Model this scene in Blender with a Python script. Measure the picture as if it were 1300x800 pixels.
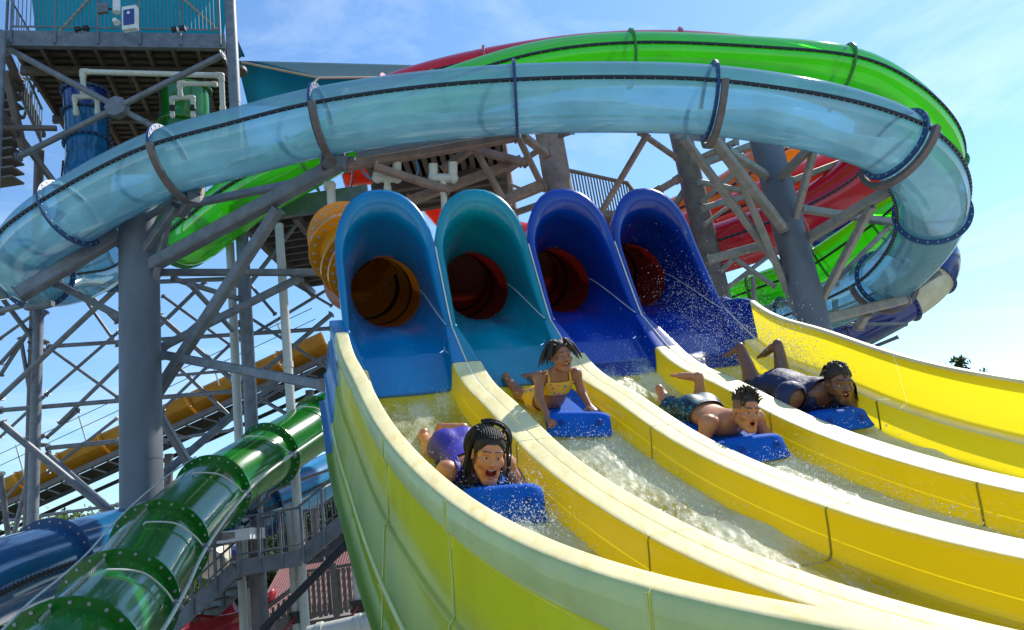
import bpy, bmesh, math, random
import numpy as np
from mathutils import Vector, Matrix, noise
random.seed(7); rng = np.random.default_rng(7)
for o in list(bpy.data.objects): bpy.data.objects.remove(o)
scene = bpy.context.scene
COL = scene.collection
# ------------------------------------------------------------------ camera
FPX, PITCH, ROLL, CZ = 950.872, math.radians(15.6496), math.radians(8.6237), 2.6
_c, _s = math.cos(ROLL), math.sin(ROLL)
_fw = np.array([0, math.cos(PITCH), math.sin(PITCH)]); _up0 = np.array([0, -math.sin(PITCH), math.cos(PITCH)]); _rt0 = np.array([1., 0, 0])
CR = _rt0*_c - _up0*_s; CU = _up0*_c + _rt0*_s; CF = _fw
cam_d = bpy.data.cameras.new('camera'); cam = bpy.data.objects.new('camera', cam_d); COL.objects.link(cam)
cam.matrix_world = Matrix(((CR[0], CU[0], -CF[0], 0), (CR[1], CU[1], -CF[1], 0), (CR[2], CU[2], -CF[2], CZ), (0, 0, 0, 1)))
cam_d.sensor_width = 36; cam_d.lens = 36*FPX/1300; cam_d.clip_start = .05; cam_d.clip_end = 3000
scene.camera = cam
# ------------------------------------------------------------------ world and sun
SUN_AZ = math.atan2(.600, .571); SUN_EL = math.radians(46)      # azimuth from +Y towards +X
world = bpy.data.worlds.new('World'); scene.world = world; world.use_nodes = True
wn = world.node_tree; wn.nodes.clear()
def N(nt, t, **kw):
    n = nt.nodes.new(t)
    for k, v in kw.items(): setattr(n, k, v)
    return n
sky = N(wn, 'ShaderNodeTexSky', sky_type='NISHITA', sun_disc=False, sun_elevation=SUN_EL, sun_rotation=SUN_AZ, air_density=1.25, dust_density=.2, ozone_density=4.0)
tc = N(wn, 'ShaderNodeTexCoord'); mp = N(wn, 'ShaderNodeMapping'); mp.inputs['Scale'].default_value = (1.2, 1.2, 4.5); mp.inputs['Rotation'].default_value = (0, .35, .3)
nz = N(wn, 'ShaderNodeTexNoise'); nz.inputs['Scale'].default_value = 2.3; nz.inputs['Detail'].default_value = 9; nz.inputs['Roughness'].default_value = .62; nz.inputs['Distortion'].default_value = .5
cr = N(wn, 'ShaderNodeValToRGB'); cr.color_ramp.elements[0].position = .5; cr.color_ramp.elements[1].position = .82; cr.color_ramp.elements[0].color = (0, 0, 0, 1); cr.color_ramp.elements[1].color = (.4, .4, .4, 1)
mx = N(wn, 'ShaderNodeMixRGB'); mx.inputs['Color2'].default_value = (6.3, 6.9, 7.6, 1)
bg = N(wn, 'ShaderNodeBackground'); bg.inputs['Strength'].default_value = .135; ow = N(wn, 'ShaderNodeOutputWorld')
L = wn.links.new
L(tc.outputs['Generated'], mp.inputs['Vector']); L(mp.outputs[0], nz.inputs['Vector']); L(nz.outputs['Fac'], cr.inputs[0]); L(cr.outputs[0], mx.inputs['Fac'])
ml = N(wn, 'ShaderNodeMixRGB', blend_type='MULTIPLY'); ml.inputs['Fac'].default_value = 1; ml.inputs['Color2'].default_value = (.74, .88, .98, 1); L(sky.outputs[0], ml.inputs['Color1']); L(ml.outputs[0], mx.inputs['Color1']); L(mx.outputs[0], bg.inputs[0]); L(bg.outputs[0], ow.inputs[0])
sun_d = bpy.data.lights.new('sun', 'SUN'); sun_d.energy = 3.7; sun_d.angle = math.radians(.55); sun_d.color = (1, .95, .86)
sun = bpy.data.objects.new('sun', sun_d); COL.objects.link(sun)
sv = Vector((math.sin(SUN_AZ)*math.cos(SUN_EL), math.cos(SUN_AZ)*math.cos(SUN_EL), math.sin(SUN_EL)))
sun.rotation_euler = sv.to_track_quat('Z', 'Y').to_euler(); sun.location = (20, 20, 30)
scene.view_settings.view_transform = 'Standard'; scene.view_settings.look = 'None'; scene.view_settings.exposure = 0.62; scene.view_settings.gamma = 1
scene.cycles.max_bounces = 10; scene.cycles.transparent_max_bounces = 24; scene.cycles.transmission_bounces = 6
# ------------------------------------------------------------------ placing helpers
def ray(px, py): return CF + CR*(px-650)/FPX - CU*(py-400)/FPX
def P(px, py, d): v = ray(px, py)*d; return np.array([v[0], v[1], v[2]+CZ])
def PZ(px, py, z): r = ray(px, py); t = (z-CZ)/r[2]; return np.array([r[0]*t, r[1]*t, z])
def PY(px, py, y): r = ray(px, py); t = y/r[1]; v = r*t; return np.array([v[0], v[1], v[2]+CZ])
# ------------------------------------------------------------------ mesh helpers
class MB:
    def __init__(s): s.v = []; s.f = []; s.m = []; s.sm = []
    def add(s, vs, fs, mi=0, smooth=False):
        b = len(s.v); s.v.extend([tuple(map(float, q)) for q in vs]); s.f.extend([tuple(i+b for i in f) for f in fs]); s.m.extend([mi]*len(fs)); s.sm.extend([smooth]*len(fs)); return s
    def frame_box(s, c, ex, ey, ez, mi=0):
        c = np.array(c, float); vs = [c+a*ex+b*ey+g*ez for g in (-1, 1) for b in (-1, 1) for a in (-1, 1)]
        return s.add(vs, [(0, 2, 3, 1), (4, 5, 7, 6), (0, 1, 5, 4), (2, 6, 7, 3), (0, 4, 6, 2), (1, 3, 7, 5)], mi)
    def box(s, lo, hi, mi=0):
        lo = np.array(lo, float); hi = np.array(hi, float); h = (hi-lo)/2
        return s.frame_box((lo+hi)/2, np.array([h[0], 0, 0]), np.array([0, h[1], 0]), np.array([0, 0, h[2]]), mi)
    def beam(s, a, b, w, h=None, mi=0, up=(0, 0, 1), ext=0):
        a = np.array(a, float); b = np.array(b, float); h = h or w; t = b-a; l = np.linalg.norm(t); t = t/l; a = a-t*ext; b = b+t*ext
        up = np.array(up, float)
        if abs(t@up) > .97: up = np.array([0, 1., 0])
        x = np.cross(t, up); x /= np.linalg.norm(x); z = np.cross(x, t)
        # chamfered rectangle section
        c = min(w, h)*.12; q = [(-w/2+c, -h/2), (w/2-c, -h/2), (w/2, -h/2+c), (w/2, h/2-c), (w/2-c, h/2), (-w/2+c, h/2), (-w/2, h/2-c), (-w/2, -h/2+c)]
        vs = [a+x*u+z*v for u, v in q]+[b+x*u+z*v for u, v in q]
        return s.add(vs, [(i, (i+1) % 8, 8+(i+1) % 8, 8+i) for i in range(8)]+[tuple(range(7, -1, -1)), tuple(range(8, 16))], mi)
    def cyl(s, a, b, r, r2=None, n=12, mi=0, caps=True, smooth=True):
        a = np.array(a, float); b = np.array(b, float); r2 = r if r2 is None else r2; t = b-a; t = t/np.linalg.norm(t)
        up = np.array([0, 0, 1.]) if abs(t[2]) < .9 else np.array([1., 0, 0]); x = np.cross(t, up); x /= np.linalg.norm(x); y = np.cross(t, x)
        vs = [a+(x*math.cos(q)+y*math.sin(q))*r for q in np.arange(n)*2*math.pi/n]+[b+(x*math.cos(q)+y*math.sin(q))*r2 for q in np.arange(n)*2*math.pi/n]
        s.add(vs, [(i, n+i, n+(i+1) % n, (i+1) % n) for i in range(n)], mi, smooth)
        if caps: s.add(vs, [tuple(range(n)), tuple(range(2*n-1, n-1, -1))], mi)
        return s
    def sweep(s, pts, rad, n=12, mi=0, caps=True, smooth=True, up=(0, 0, 1)):
        pts = [np.array(q, float) for q in pts]; m = len(pts); rr = rad if hasattr(rad, '__len__') else [rad]*m
        T = [pts[min(i+1, m-1)]-pts[max(i-1, 0)] for i in range(m)]; T = [t/(np.linalg.norm(t)+1e-12) for t in T]
        u = np.array(up, float)
        if abs(T[0]@u) > .95: u = np.array([1., .2, 0])
        x = np.cross(T[0], u); x /= np.linalg.norm(x); vs = []
        for i in range(m):
            x = x-T[i]*(x@T[i]); x /= np.linalg.norm(x)+1e-12; y = np.cross(T[i], x)
            vs += [pts[i]+(x*math.cos(q)+y*math.sin(q))*rr[i] for q in np.arange(n)*2*math.pi/n]
        fs = [(i*n+j, i*n+(j+1) % n, (i+1)*n+(j+1) % n, (i+1)*n+j) for i in range(m-1) for j in range(n)]
        s.add(vs, fs, mi, smooth)
        if caps: s.add([vs[j] for j in range(n)]+vs[-n:], [tuple(range(n-1, -1, -1)), tuple(range(n, 2*n))], mi)
        return s
    def grid(s, rows, mi=0, smooth=True, close=False, flip=False):
        m = len(rows); n = len(rows[0]); vs = [q for r in rows for q in r]; fs = []
        for i in range(m-1):
            for j in range(n if close else n-1):
                k = (j+1) % n; f = (i*n+j, i*n+k, (i+1)*n+k, (i+1)*n+j); fs.append(f[::-1] if flip else f)
        return s.add(vs, fs, mi, smooth)
    def build(s, name, mats, parent=None, **kw):
        off = OFF.get(parent.name, np.zeros(3)) if parent else np.zeros(3)
        me = bpy.data.meshes.new(name); v = np.array(s.v)-off; me.from_pydata(v.tolist(), [], s.f)
        if not isinstance(mats, (list, tuple)): mats = [mats]
        for m in mats: me.materials.append(m)
        me.polygons.foreach_set('material_index', s.m); me.polygons.foreach_set('use_smooth', s.sm); me.update()
        o = bpy.data.objects.new(name, me); COL.objects.link(o)
        if parent: o.parent = parent
        OFF[o.name] = off
        tag(o, **kw); return o
OFF = {}; A = np.array
def lerp(a, b, t): return a+(b-a)*t
def tag(o, label=None, cat=None, group=None, kind=None):
    if label: o['label'] = label
    if cat: o['category'] = cat
    if group: o['group'] = group
    if kind: o['kind'] = kind
    return o
def thing(name, loc, label, cat, group=None):
    o = bpy.data.objects.new(name, None); COL.objects.link(o); o.location = loc; o.empty_display_size = .3
    OFF[o.name] = np.array(loc, float); return tag(o, label, cat, group)
def crom(pts, per=10):
    p = [np.array(q, float) for q in pts]; p = [2*p[0]-p[1]]+p+[2*p[-1]-p[-2]]; out = []
    for i in range(1, len(p)-2):
        for k in range(per):
            t = k/per; out.append(.5*((2*p[i])+(-p[i-1]+p[i+1])*t+(2*p[i-1]-5*p[i]+4*p[i+1]-p[i+2])*t*t+(-p[i-1]+3*p[i]-3*p[i+1]+p[i+2])*t**3))
    out.append(p[-2]); return out
# ------------------------------------------------------------------ materials
def mat(name, col, rough=.5, metal=0, var=.15, scale=3, stretch=(1, 1, 1), rot=(0, 0, 0), bump=.0, bscale=None, col2=None, spec=.5, coat=0, trans=0, tcol=None, stain=None, stain_amt=.5, alpha=None, sss=0):
    m = bpy.data.materials.new(name); m.use_nodes = True; nt = m.node_tree; nt.nodes.clear(); l = nt.links.new
    out = N(nt, 'ShaderNodeOutputMaterial'); b = N(nt, 'ShaderNodeBsdfPrincipled'); geo = N(nt, 'ShaderNodeNewGeometry'); mpn = N(nt, 'ShaderNodeMapping')
    mpn.inputs['Scale'].default_value = stretch; mpn.inputs['Rotation'].default_value = rot; l(geo.outputs['Position'], mpn.inputs['Vector'])
    n1 = N(nt, 'ShaderNodeTexNoise'); n1.inputs['Scale'].default_value = scale; n1.inputs['Detail'].default_value = 6; n1.inputs['Roughness'].default_value = .6; l(mpn.outputs[0], n1.inputs['Vector'])
    r = N(nt, 'ShaderNodeValToRGB'); r.color_ramp.elements[0].position = .3; r.color_ramp.elements[1].position = .7
    c1 = [max(0, x*(1-var)) for x in col]; c2 = [min(1, x*(1+var)) for x in (col2 or col)]
    r.color_ramp.elements[0].color = (*c1, 1); r.color_ramp.elements[1].color = (*c2, 1); l(n1.outputs['Fac'], r.inputs[0]); cs = r.outputs[0]
    if stain:
        n2 = N(nt, 'ShaderNodeTexNoise'); n2.inputs['Scale'].default_value = scale*2.7; n2.inputs['Detail'].default_value = 8; n2.inputs['Roughness'].default_value = .7; l(mpn.outputs[0], n2.inputs['Vector'])
        r2 = N(nt, 'ShaderNodeValToRGB'); r2.color_ramp.elements[0].position = .52; r2.color_ramp.elements[1].position = .68; r2.color_ramp.elements[1].color = (stain_amt,)*3+(1,); r2.color_ramp.elements[0].color = (0, 0, 0, 1)
        mm = N(nt, 'ShaderNodeMixRGB'); l(n2.outputs['Fac'], r2.inputs[0]); l(r2.outputs[0], mm.inputs['Fac']); l(cs, mm.inputs['Color1']); mm.inputs['Color2'].default_value = (*stain, 1); cs = mm.outputs[0]
    l(cs, b.inputs['Base Color'])
    rr = N(nt, 'ShaderNodeMapRange'); rr.inputs['To Min'].default_value = max(0, rough*.75); rr.inputs['To Max'].default_value = min(1, rough*1.3); l(n1.outputs['Fac'], rr.inputs['Value']); l(rr.outputs[0], b.inputs['Roughness'])
    b.inputs['Metallic'].default_value = metal; b.inputs['Specular IOR Level'].default_value = spec; b.inputs['Coat Weight'].default_value = coat; b.inputs['Coat Roughness'].default_value = .08
    if sss: b.inputs['Subsurface Weight'].default_value = sss; b.inputs['Subsurface Radius'].default_value = (.01, .004, .002); b.inputs['Subsurface Scale'].default_value = 1
    if bump:
        n3 = N(nt, 'ShaderNodeTexNoise'); n3.inputs['Scale'].default_value = bscale or scale*6; n3.inputs['Detail'].default_value = 4; l(mpn.outputs[0], n3.inputs['Vector'])
        bp = N(nt, 'ShaderNodeBump'); bp.inputs['Strength'].default_value = bump; bp.inputs['Distance'].default_value = .02; l(n3.outputs['Fac'], bp.inputs['Height']); l(bp.outputs[0], b.inputs['Normal'])
    sh = b.outputs[0]
    if trans:
        t = N(nt, 'ShaderNodeBsdfTranslucent'); t.inputs[0].default_value = (*(tcol or col), 1); ms = N(nt, 'ShaderNodeMixShader'); ms.inputs[0].default_value = trans; l(sh, ms.inputs[1]); l(t.outputs[0], ms.inputs[2]); sh = ms.outputs[0]
    l(sh, out.inputs[0]); return m
def clear_mat(name, tint, body, bodyfac=.25, rough=.06, gloss=.12, var=.5, scale=1.2):
    """tinted see-through fibreglass: transparent + a little scattering + glossy skin"""
    m = bpy.data.materials.new(name); m.use_nodes = True; nt = m.node_tree; nt.nodes.clear(); l = nt.links.new
    out = N(nt, 'ShaderNodeOutputMaterial'); tr = N(nt, 'ShaderNodeBsdfTransparent'); tr.inputs[0].default_value = (*tint, 1)
    df = N(nt, 'ShaderNodeBsdfDiffuse'); df.inputs[0].default_value = (*body, 1); tl = N(nt, 'ShaderNodeBsdfTranslucent'); tl.inputs[0].default_value = (*body, 1)
    a = N(nt, 'ShaderNodeMixShader'); a.inputs[0].default_value = .5; l(df.outputs[0], a.inputs[1]); l(tl.outputs[0], a.inputs[2])
    geo = N(nt, 'ShaderNodeNewGeometry'); n1 = N(nt, 'ShaderNodeTexNoise'); n1.inputs['Scale'].default_value = scale; n1.inputs['Detail'].default_value = 5; l(geo.outputs['Position'], n1.inputs['Vector'])
    rr = N(nt, 'ShaderNodeMapRange'); rr.inputs['From Min'].default_value = .3; rr.inputs['From Max'].default_value = .7; rr.inputs['To Min'].default_value = bodyfac*(1-var); rr.inputs['To Max'].default_value = min(1, bodyfac*(1+var)); l(n1.outputs['Fac'], rr.inputs['Value'])
    b = N(nt, 'ShaderNodeMixShader'); l(rr.outputs[0], b.inputs[0]); l(tr.outputs[0], b.inputs[1]); l(a.outputs[0], b.inputs[2])
    gl = N(nt, 'ShaderNodeBsdfGlossy'); gl.inputs['Roughness'].default_value = rough; lw = N(nt, 'ShaderNodeLayerWeight'); lw.inputs[0].default_value = .35
    mr = N(nt, 'ShaderNodeMapRange'); mr.inputs['To Min'].default_value = gloss*.4; mr.inputs['To Max'].default_value = min(1, gloss*5); l(lw.outputs['Facing'], mr.inputs['Value'])
    c = N(nt, 'ShaderNodeMixShader'); l(mr.outputs[0], c.inputs[0]); l(b.outputs[0], c.inputs[1]); l(gl.outputs[0], c.inputs[2]); l(c.outputs[0], out.inputs[0]); return m
TH = 0.3240414                                                    # heading of the lanes (rad), set below too
ZR = (0, 0, -TH)
M = {}
M['yellow'] = mat('yellow_fibreglass', (.96, .755, .016), .2, var=.06, scale=1.5, stretch=(1, 1, 1), coat=.3, trans=.56, tcol=(1, .79, .02), stain=(.92, .66, .03), stain_amt=.3)
M['sunlit_rim'] = mat('sunlit_yellow_rim', (.84, .72, .36), .5, var=.12, scale=2.6, stretch=(3, .7, 1), rot=ZR, stain=(.72, .48, .06), stain_amt=.55, bump=.08)  # cream base paints strong sun onto the yellow wall tops; stains are real
M['green_wall'] = mat('green_gelcoat', (.15, .27, .02), .22, var=.3, scale=1.6, stretch=(2.5, 1, .35), coat=.12, spec=.35, trans=.36, tcol=(.5, .70, .03), stain=(.09, .16, .02), stain_amt=.3, bump=.05, bscale=2.2)
M['pale_green'] = mat('pale_green_lip', (.48, .54, .18), .45, var=.15, scale=3, stretch=(1, 1, 1), coat=.3, stain=(.45, .4, .05), stain_amt=.35)
HC = [(.0, .20, .44), (.0, .25, .35), (.001, .045, .36), (.001, .034, .30)]
for i, c in enumerate(HC):
    M['hood%d' % i] = mat('blue_gelcoat_%d' % i, c, .25, var=.18, scale=1.4, stretch=(2, 2, .5), coat=.25, trans=.02, tcol=c)
M['caulk'] = mat('white_caulk', (.75, .73, .66), .6)
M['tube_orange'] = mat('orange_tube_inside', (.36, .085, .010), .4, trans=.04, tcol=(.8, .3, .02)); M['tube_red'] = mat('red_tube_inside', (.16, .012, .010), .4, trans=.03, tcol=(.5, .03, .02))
M['steel'] = mat('galvanised_steel', (.19, .20, .225), .5, metal=.3, var=.28, scale=5, bump=.1, bscale=40)
M['steel2'] = mat('weathered_steel', (.16, .13, .125), .55, metal=.25, var=.3, scale=4, stain=(.24, .15, .10), stain_amt=.5, bump=.1, bscale=30)  # brown-red base tint stands for light reflected off the red tube; stains are weathering
M['steelwarm'] = mat('sunlit_grey_steel', (.30, .28, .25), .5, metal=.2, var=.25, scale=5, stain=(.2, .15, .11), stain_amt=.4, bump=.1, bscale=40)
M['steel_redlit'] = mat('redlit_weathered_steel', (.30, .19, .155), .6, metal=.1, var=.3, scale=4, stain=(.10, .07, .06), stain_amt=.5)  # brown base paints in light reflected from the red tube, over stained steel
M['column'] = mat('column_steel', (.135, .15, .18), .55, metal=.2, var=.3, scale=1.6, stretch=(1, 1, .4), stain=(.13, .12, .12), stain_amt=.4, bump=.08)
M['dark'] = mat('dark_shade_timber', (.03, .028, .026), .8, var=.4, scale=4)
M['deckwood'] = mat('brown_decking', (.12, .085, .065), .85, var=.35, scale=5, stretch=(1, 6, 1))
M['greywood'] = mat('grey_weathered_wood', (.22, .19, .165), .85, var=.3, scale=6, stretch=(1, 1, 5), bump=.3)
M['pvc'] = mat('white_pvc', (.62, .61, .56), .4, var=.1, scale=4, stain=(.4, .37, .3), stain_amt=.3)
M['clear'] = clear_mat('clear_blue_tube', (.60, .85, .95), (.23, .44, .52), .56, gloss=.07, var=.35)
M['lime'] = clear_mat('lime_green_tube', (.18, .90, .03), (.13, .74, .012), .74, gloss=.09, var=.15)
M['green'] = mat('dark_green_tube', (.005, .16, .010), .2, var=.15, scale=2, coat=.5, trans=.08, tcol=(.03, .6, .02))
M['navy'] = mat('navy_tube', (.008, .03, .22), .2, coat=.6, var=.1); M['cream'] = mat('cream_tube_band', (.66, .60, .42), .3, coat=.4)
M['crimson'] = mat('crimson_tube', (.55, .010, .035), .2, coat=.8, var=.12, trans=.35, tcol=(.9, .015, .05)); M['redorange'] = mat('red_orange_tube', (.80, .05, .01), .2, coat=.8, trans=.4, tcol=(1, .09, .01)); M['orange'] = mat('orange_tube', (.75, .24, .01), .2, coat=.8, trans=.3)
M['amber'] = mat('amber_tube', (.62, .30, .01), .18, coat=.9, trans=.35, tcol=(.9, .45, .01))
M['pinkfl'] = mat('pink_flange', (.62, .14, .18), .35); M['limefl'] = mat('green_flange', (.04, .22, .03), .4); M['bluefl'] = mat('blue_flange', (.02, .07, .19), .5, var=.2); M['darkfl'] = mat('dark_flange', (.02, .03, .06), .35, coat=.4)
M['bluetube'] = mat('blue_tube', (.012, .14, .32), .16, coat=.9, trans=.1, var=.15); M['lightblue'] = mat('light_blue_tube', (.05, .30, .60), .2, coat=.7, var=.2, scale=2)
M['gasket'] = mat('brown_joint_sealant', (.22, .15, .03), .7); M['seal'] = mat('black_seal', (.02, .022, .03), .6); M['bolt'] = mat('zinc_bolt', (.42, .42, .42), .45, metal=.3); M['black'] = mat('black_plastic', (.015, .015, .016), .4)
M['strut'] = mat('cream_strut', (.5, .40, .27), .5); M['teal'] = mat('teal_shade_fabric', (.015, .27, .38), .8, var=.12, scale=1.5, trans=.5, tcol=(.02, .42, .55)); M['tealdark'] = mat('dark_teal_fabric', (.01, .13, .19), .8, trans=.35, tcol=(.01, .22, .3))
M['mustard'] = mat('mustard_flume', (.55, .25, .02), .3, coat=.4, var=.15, trans=.15); M['redroof'] = mat('red_metal_roof', (.17, .035, .03), .45, var=.2); M['red'] = mat('red_gelcoat', (.42, .008, .012), .25, coat=.5, trans=.1)
M['bark'] = mat('bark', (.09, .065, .045), .9, var=.3, scale=9, bump=.5)
M['leaf'] = mat('leaves', (.07, .10, .025), .6, var=.5, scale=2, col2=(.12, .16, .03), trans=.3, tcol=(.2, .28, .03)); M['leaf2'] = mat('dark_leaves', (.035, .06, .022), .6, var=.5, scale=2, trans=.2, tcol=(.1, .16, .03))
M['ground'] = mat('ground', (.12, .14, .07), .95, var=.4, scale=.6); M['concrete'] = mat('bounce_concrete', (.46, .44, .40), .9, var=.15, scale=1.5, bump=.2)
M['board'] = mat('blue_foam_board', (.004, .10, .52), .7, var=.15, scale=9, bump=.12, bscale=60, coat=0, spec=.15); M['boardmark'] = mat('board_mark', (.003, .05, .33), .4)
M['droplet'] = mat('water_droplet', (.85, .9, .92), .1, var=.02, trans=.4, tcol=(.9, .95, 1)); M['white'] = mat('white_paint', (.75, .75, .73), .4)
# ================================================================== the four-lane slide
KS = .68; PI = math.pi
SO = np.array([-.59561547, 8.40649057, 2.15594923]); SU = np.array([.31839796, -.94795714, 0]); SW = np.array([.94795714, .31839796, 0]); CURV = .0097
ZSk = [-3, -1.5, -1.0, -.51, 0, 1, 2, 3, 4.5, 6, 8, 10.]; ZVk = [2.1, 1.05, .70, .307, -.270, -.928, -1.512, -1.99, -2.52, -2.827, -2.96, -2.96]
def _spl():
    S = np.array(ZSk); z = np.array(ZVk); n = len(S); h = np.diff(S); A = np.zeros((n, n)); b = np.zeros(n); A[0, 0] = A[-1, -1] = 1
    for i in range(1, n-1):
        A[i, i-1] = h[i-1]; A[i, i] = 2*(h[i-1]+h[i]); A[i, i+1] = h[i]; b[i] = 6*((z[i+1]-z[i])/h[i]-(z[i]-z[i-1])/h[i-1])
    return S, z, h, np.linalg.solve(A, b)
_S, _z, _h, _m = _spl()
def zz(x):
    x = float(x); i = int(np.clip(np.searchsorted(_S, x)-1, 0, len(_S)-2)); a = _S[i+1]-x; c = x-_S[i]; H = _h[i]
    return _m[i]*a**3/6/H+_m[i+1]*c**3/6/H+(_z[i]/H-_m[i]*H/6)*a+(_z[i+1]/H-_m[i+1]*H/6)*c
def SP(s, w, z):                                                  # absolute height z
    v = SO+w*SW+s*SU+CURV*s*s*SW; return np.array([v[0]*KS, v[1]*KS, (v[2]+z)*KS+CZ])
def SL(s, w, h): return SP(s, w, zz(s)+h)                         # height h over the wall tops
s0, s1, s2, sj = 0.0, 1.8956, 3.8693, -.51
sections = [(sj, s0), (s0, s1), (s1, s2), (s2, 6.0), (6.0, 8.2)]
slide = thing('racing_slide', SP(3.5, 1.3, -4.5)*np.array([1, 1, 0]), 'four lane yellow racing water slide with blue hooded tunnel mouths and tall green outer side', 'water slide')
FL = -.33
def trough(tw, wl=True, wr=True):
    """half section from the left seam to the right seam of one lane, offsets from the lane centre"""
    P_ = .648; top = P_-tw; pts = []
    def side(sg):
        q = [(P_, -.004), (P_-.012, 0)]
        for k in np.linspace(0, 1, 3): q.append((P_-.02-(tw-.07)*k, .002*math.sin(k*PI)))
        for a in np.linspace(0, PI/2, 6)[1:]: q.append((top+.035-.035*math.sin(a)+.0, -.045*(1-math.cos(a))))
        q += [(top-.008, -.12), (top-.02, -.2)]
        for a in np.linspace(0, PI/2, 6): q.append((top-.03-.06*(1-math.cos(a)), FL+.07-.07*math.sin(a)))
        return [(sg*x, y) for x, y in q]
    l = side(-1); r = side(1)[::-1]; mid = [(x, FL-.003*math.cos(x*8)) for x in np.linspace(l[-1][0], r[0][0], 7)[1:-1]]
    return l, mid, r
for lane in range(4):
    wc = -.65+1.3*lane
    for si, (a, b) in enumerate(sections):
        n = max(5, int((b-a)*9)); rows = []
        ss_ = np.linspace(a+(.003 if si else -.01), b-.003, n)
        for s in ss_:
            tw = .18 if si else .09+.09*(s-sj)/(-sj)
            l, mid, r = trough(tw); rows.append([SL(s, wc+x, y) for x, y in l+mid+r])
        mb = MB(); mb.grid(rows, flip=True)
        nl = len(l); ncol = len(rows[0])-1
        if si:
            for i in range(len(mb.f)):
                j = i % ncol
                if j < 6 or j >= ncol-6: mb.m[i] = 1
        nm = ['light_blue', 'teal', 'royal_blue', 'royal_blue'][lane]
        if si == 0: mb.build('lane_trough', M['hood%d' % lane], slide, label=nm.replace('_', ' ')+' trough section under the tunnel mouth')
        else: mb.build('lane_trough', [M['yellow'], M['sunlit_rim']], slide)
        # dark gasket just under the joint
        if si:
            l, mid, r = trough(.18); g = MB(); g.grid([[SL(a+d, wc+x*1.0, y-.006) for x, y in l+mid+r] for d in (-.012, .012)], flip=True); g.build('joint_gasket', M['gasket'], slide)
# white caulk lines where the blue sections meet
for k in range(0, 5):
    w = -1.3+1.3*k
    if k in (1, 2, 3, 4):
        MB().sweep([SL(s, w, .006) for s in np.linspace(sj, s0 if k == 1 else .05, 10)], .0065, n=6).build('caulk_line', M['caulk'], slide)
# --- outer side panels
def outer_panel(a, b, mats, w0=-1.302, top=True):
    n = max(5, int((b-a)*9)); prof = [(-1.292, .0), (-1.3, .02), (-1.3, .2), (-1.3, .42), (-1.306, .438), (-1.33, .444), (-1.42, .444), (-1.438, .438), (-1.446, .42), (-1.456, .29), (-1.452, .275), (-1.438, .268), (-1.436, .24), (-1.445, .05), (-1.46, -.15), (-1.466, -.16), (-1.482, -.168), (-1.49, -.19), (-1.535, -.54), (-1.55, -.55), (-1.565, -.56), (-1.565, -.59), (-1.55, -.6), (-1.545, -.62), (-1.575, -.86), (-1.6, -.87), (-1.64, -.872), (-1.64, -.9), (-1.5, -.9)]
    rows = []
    for s in np.linspace(a+.001, b-.001, n):
        rows.append([SL(s, x, y if s >= 0 or y < .02 else y*lerp(1, .2, min(1, s/sj))) for x, y in prof])
    mb = MB(); mb.grid(rows, flip=True); nc = len(prof)-1
    for i in range(len(mb.f)):
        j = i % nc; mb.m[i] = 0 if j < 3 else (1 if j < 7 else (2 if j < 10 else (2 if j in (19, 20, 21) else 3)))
        mb.sm[i] = j not in (9, 14, 25)
    return mb
for i, (a, b) in enumerate([(sj-.12, s0), (s0, 1.3), (1.3, 2.62), (2.62, 4.1), (4.1, 6), (6, 8.2)]):
    if i == 0: outer_panel(a, b, 0).build('outer_side_panel', [M['hood0']]*3+[M['bluetube']], slide, label='blue outer side panel beneath the first hood')
    else: outer_panel(a, b, 0).build('outer_side_panel', [M['yellow'], M['sunlit_rim'], M['pale_green'], M['green_wall']], slide)
    if i > 2:  # vertical joint rib on the outside
        MB().sweep([SL(a, x-.012, y) for x, y in [(-1.44, .43), (-1.45, .29), (-1.43, .25), (-1.44, .05), (-1.455, -.15), (-1.485, -.19), (-1.53, -.53), (-1.56, -.58), (-1.54, -.64), (-1.568, -.86)]], .004, n=6).build('joint_rib', M['pale_green'], slide)
for i, (a, b) in enumerate([(sj-.1, s0), (s0, 2.05), (2.05, 4.2), (4.2, 6.2), (6.2, 8.2)]):
    n = max(5, int((b-a)*9)); prof = [(3.898, -.004), (3.938, .006), (3.944, .03), (3.95, .2), (3.956, .46), (3.95, .49), (3.948, .505), (3.956, .52), (3.975, .526), (4.02, .526), (4.04, .518), (4.042, .48)]
    def cap_(s, y, full): return y if s >= 0 or y < .05 else y*lerp(1, .22, min(1, (s/sj))**1.3)
    rows = [[SL(s, x, cap_(s, y, 1)) for x, y in prof] for s in np.linspace(a+.0005, b-.0005, n)]
    mb = MB(); mb.grid(rows)
    for q in range(len(mb.f)):
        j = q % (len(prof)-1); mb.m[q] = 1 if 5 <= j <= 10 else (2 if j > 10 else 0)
    mb.build('inner_side_panel', [M['hood3']]*3 if i == 0 else [M['yellow'], M['sunlit_rim'], M['green_wall']], slide)
# --- underframe: ribs and legs beneath the slide
for s in (.3, 1.6, 2.9, 4.2, 5.6, 7.2):
    MB().beam(SL(s, -1.35, -.62), SL(s, 4.0, -.62), .12, .16).build('cross_beam', M['steel'], slide)
    for w in (-.9, 1.3, 3.5):
        a = SL(s, w, -.75); MB().cyl(a, a*np.array([1, 1, 0]), .09, n=12).build('support_leg', M['column'], slide)
# --- the four tunnel mouths

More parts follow.
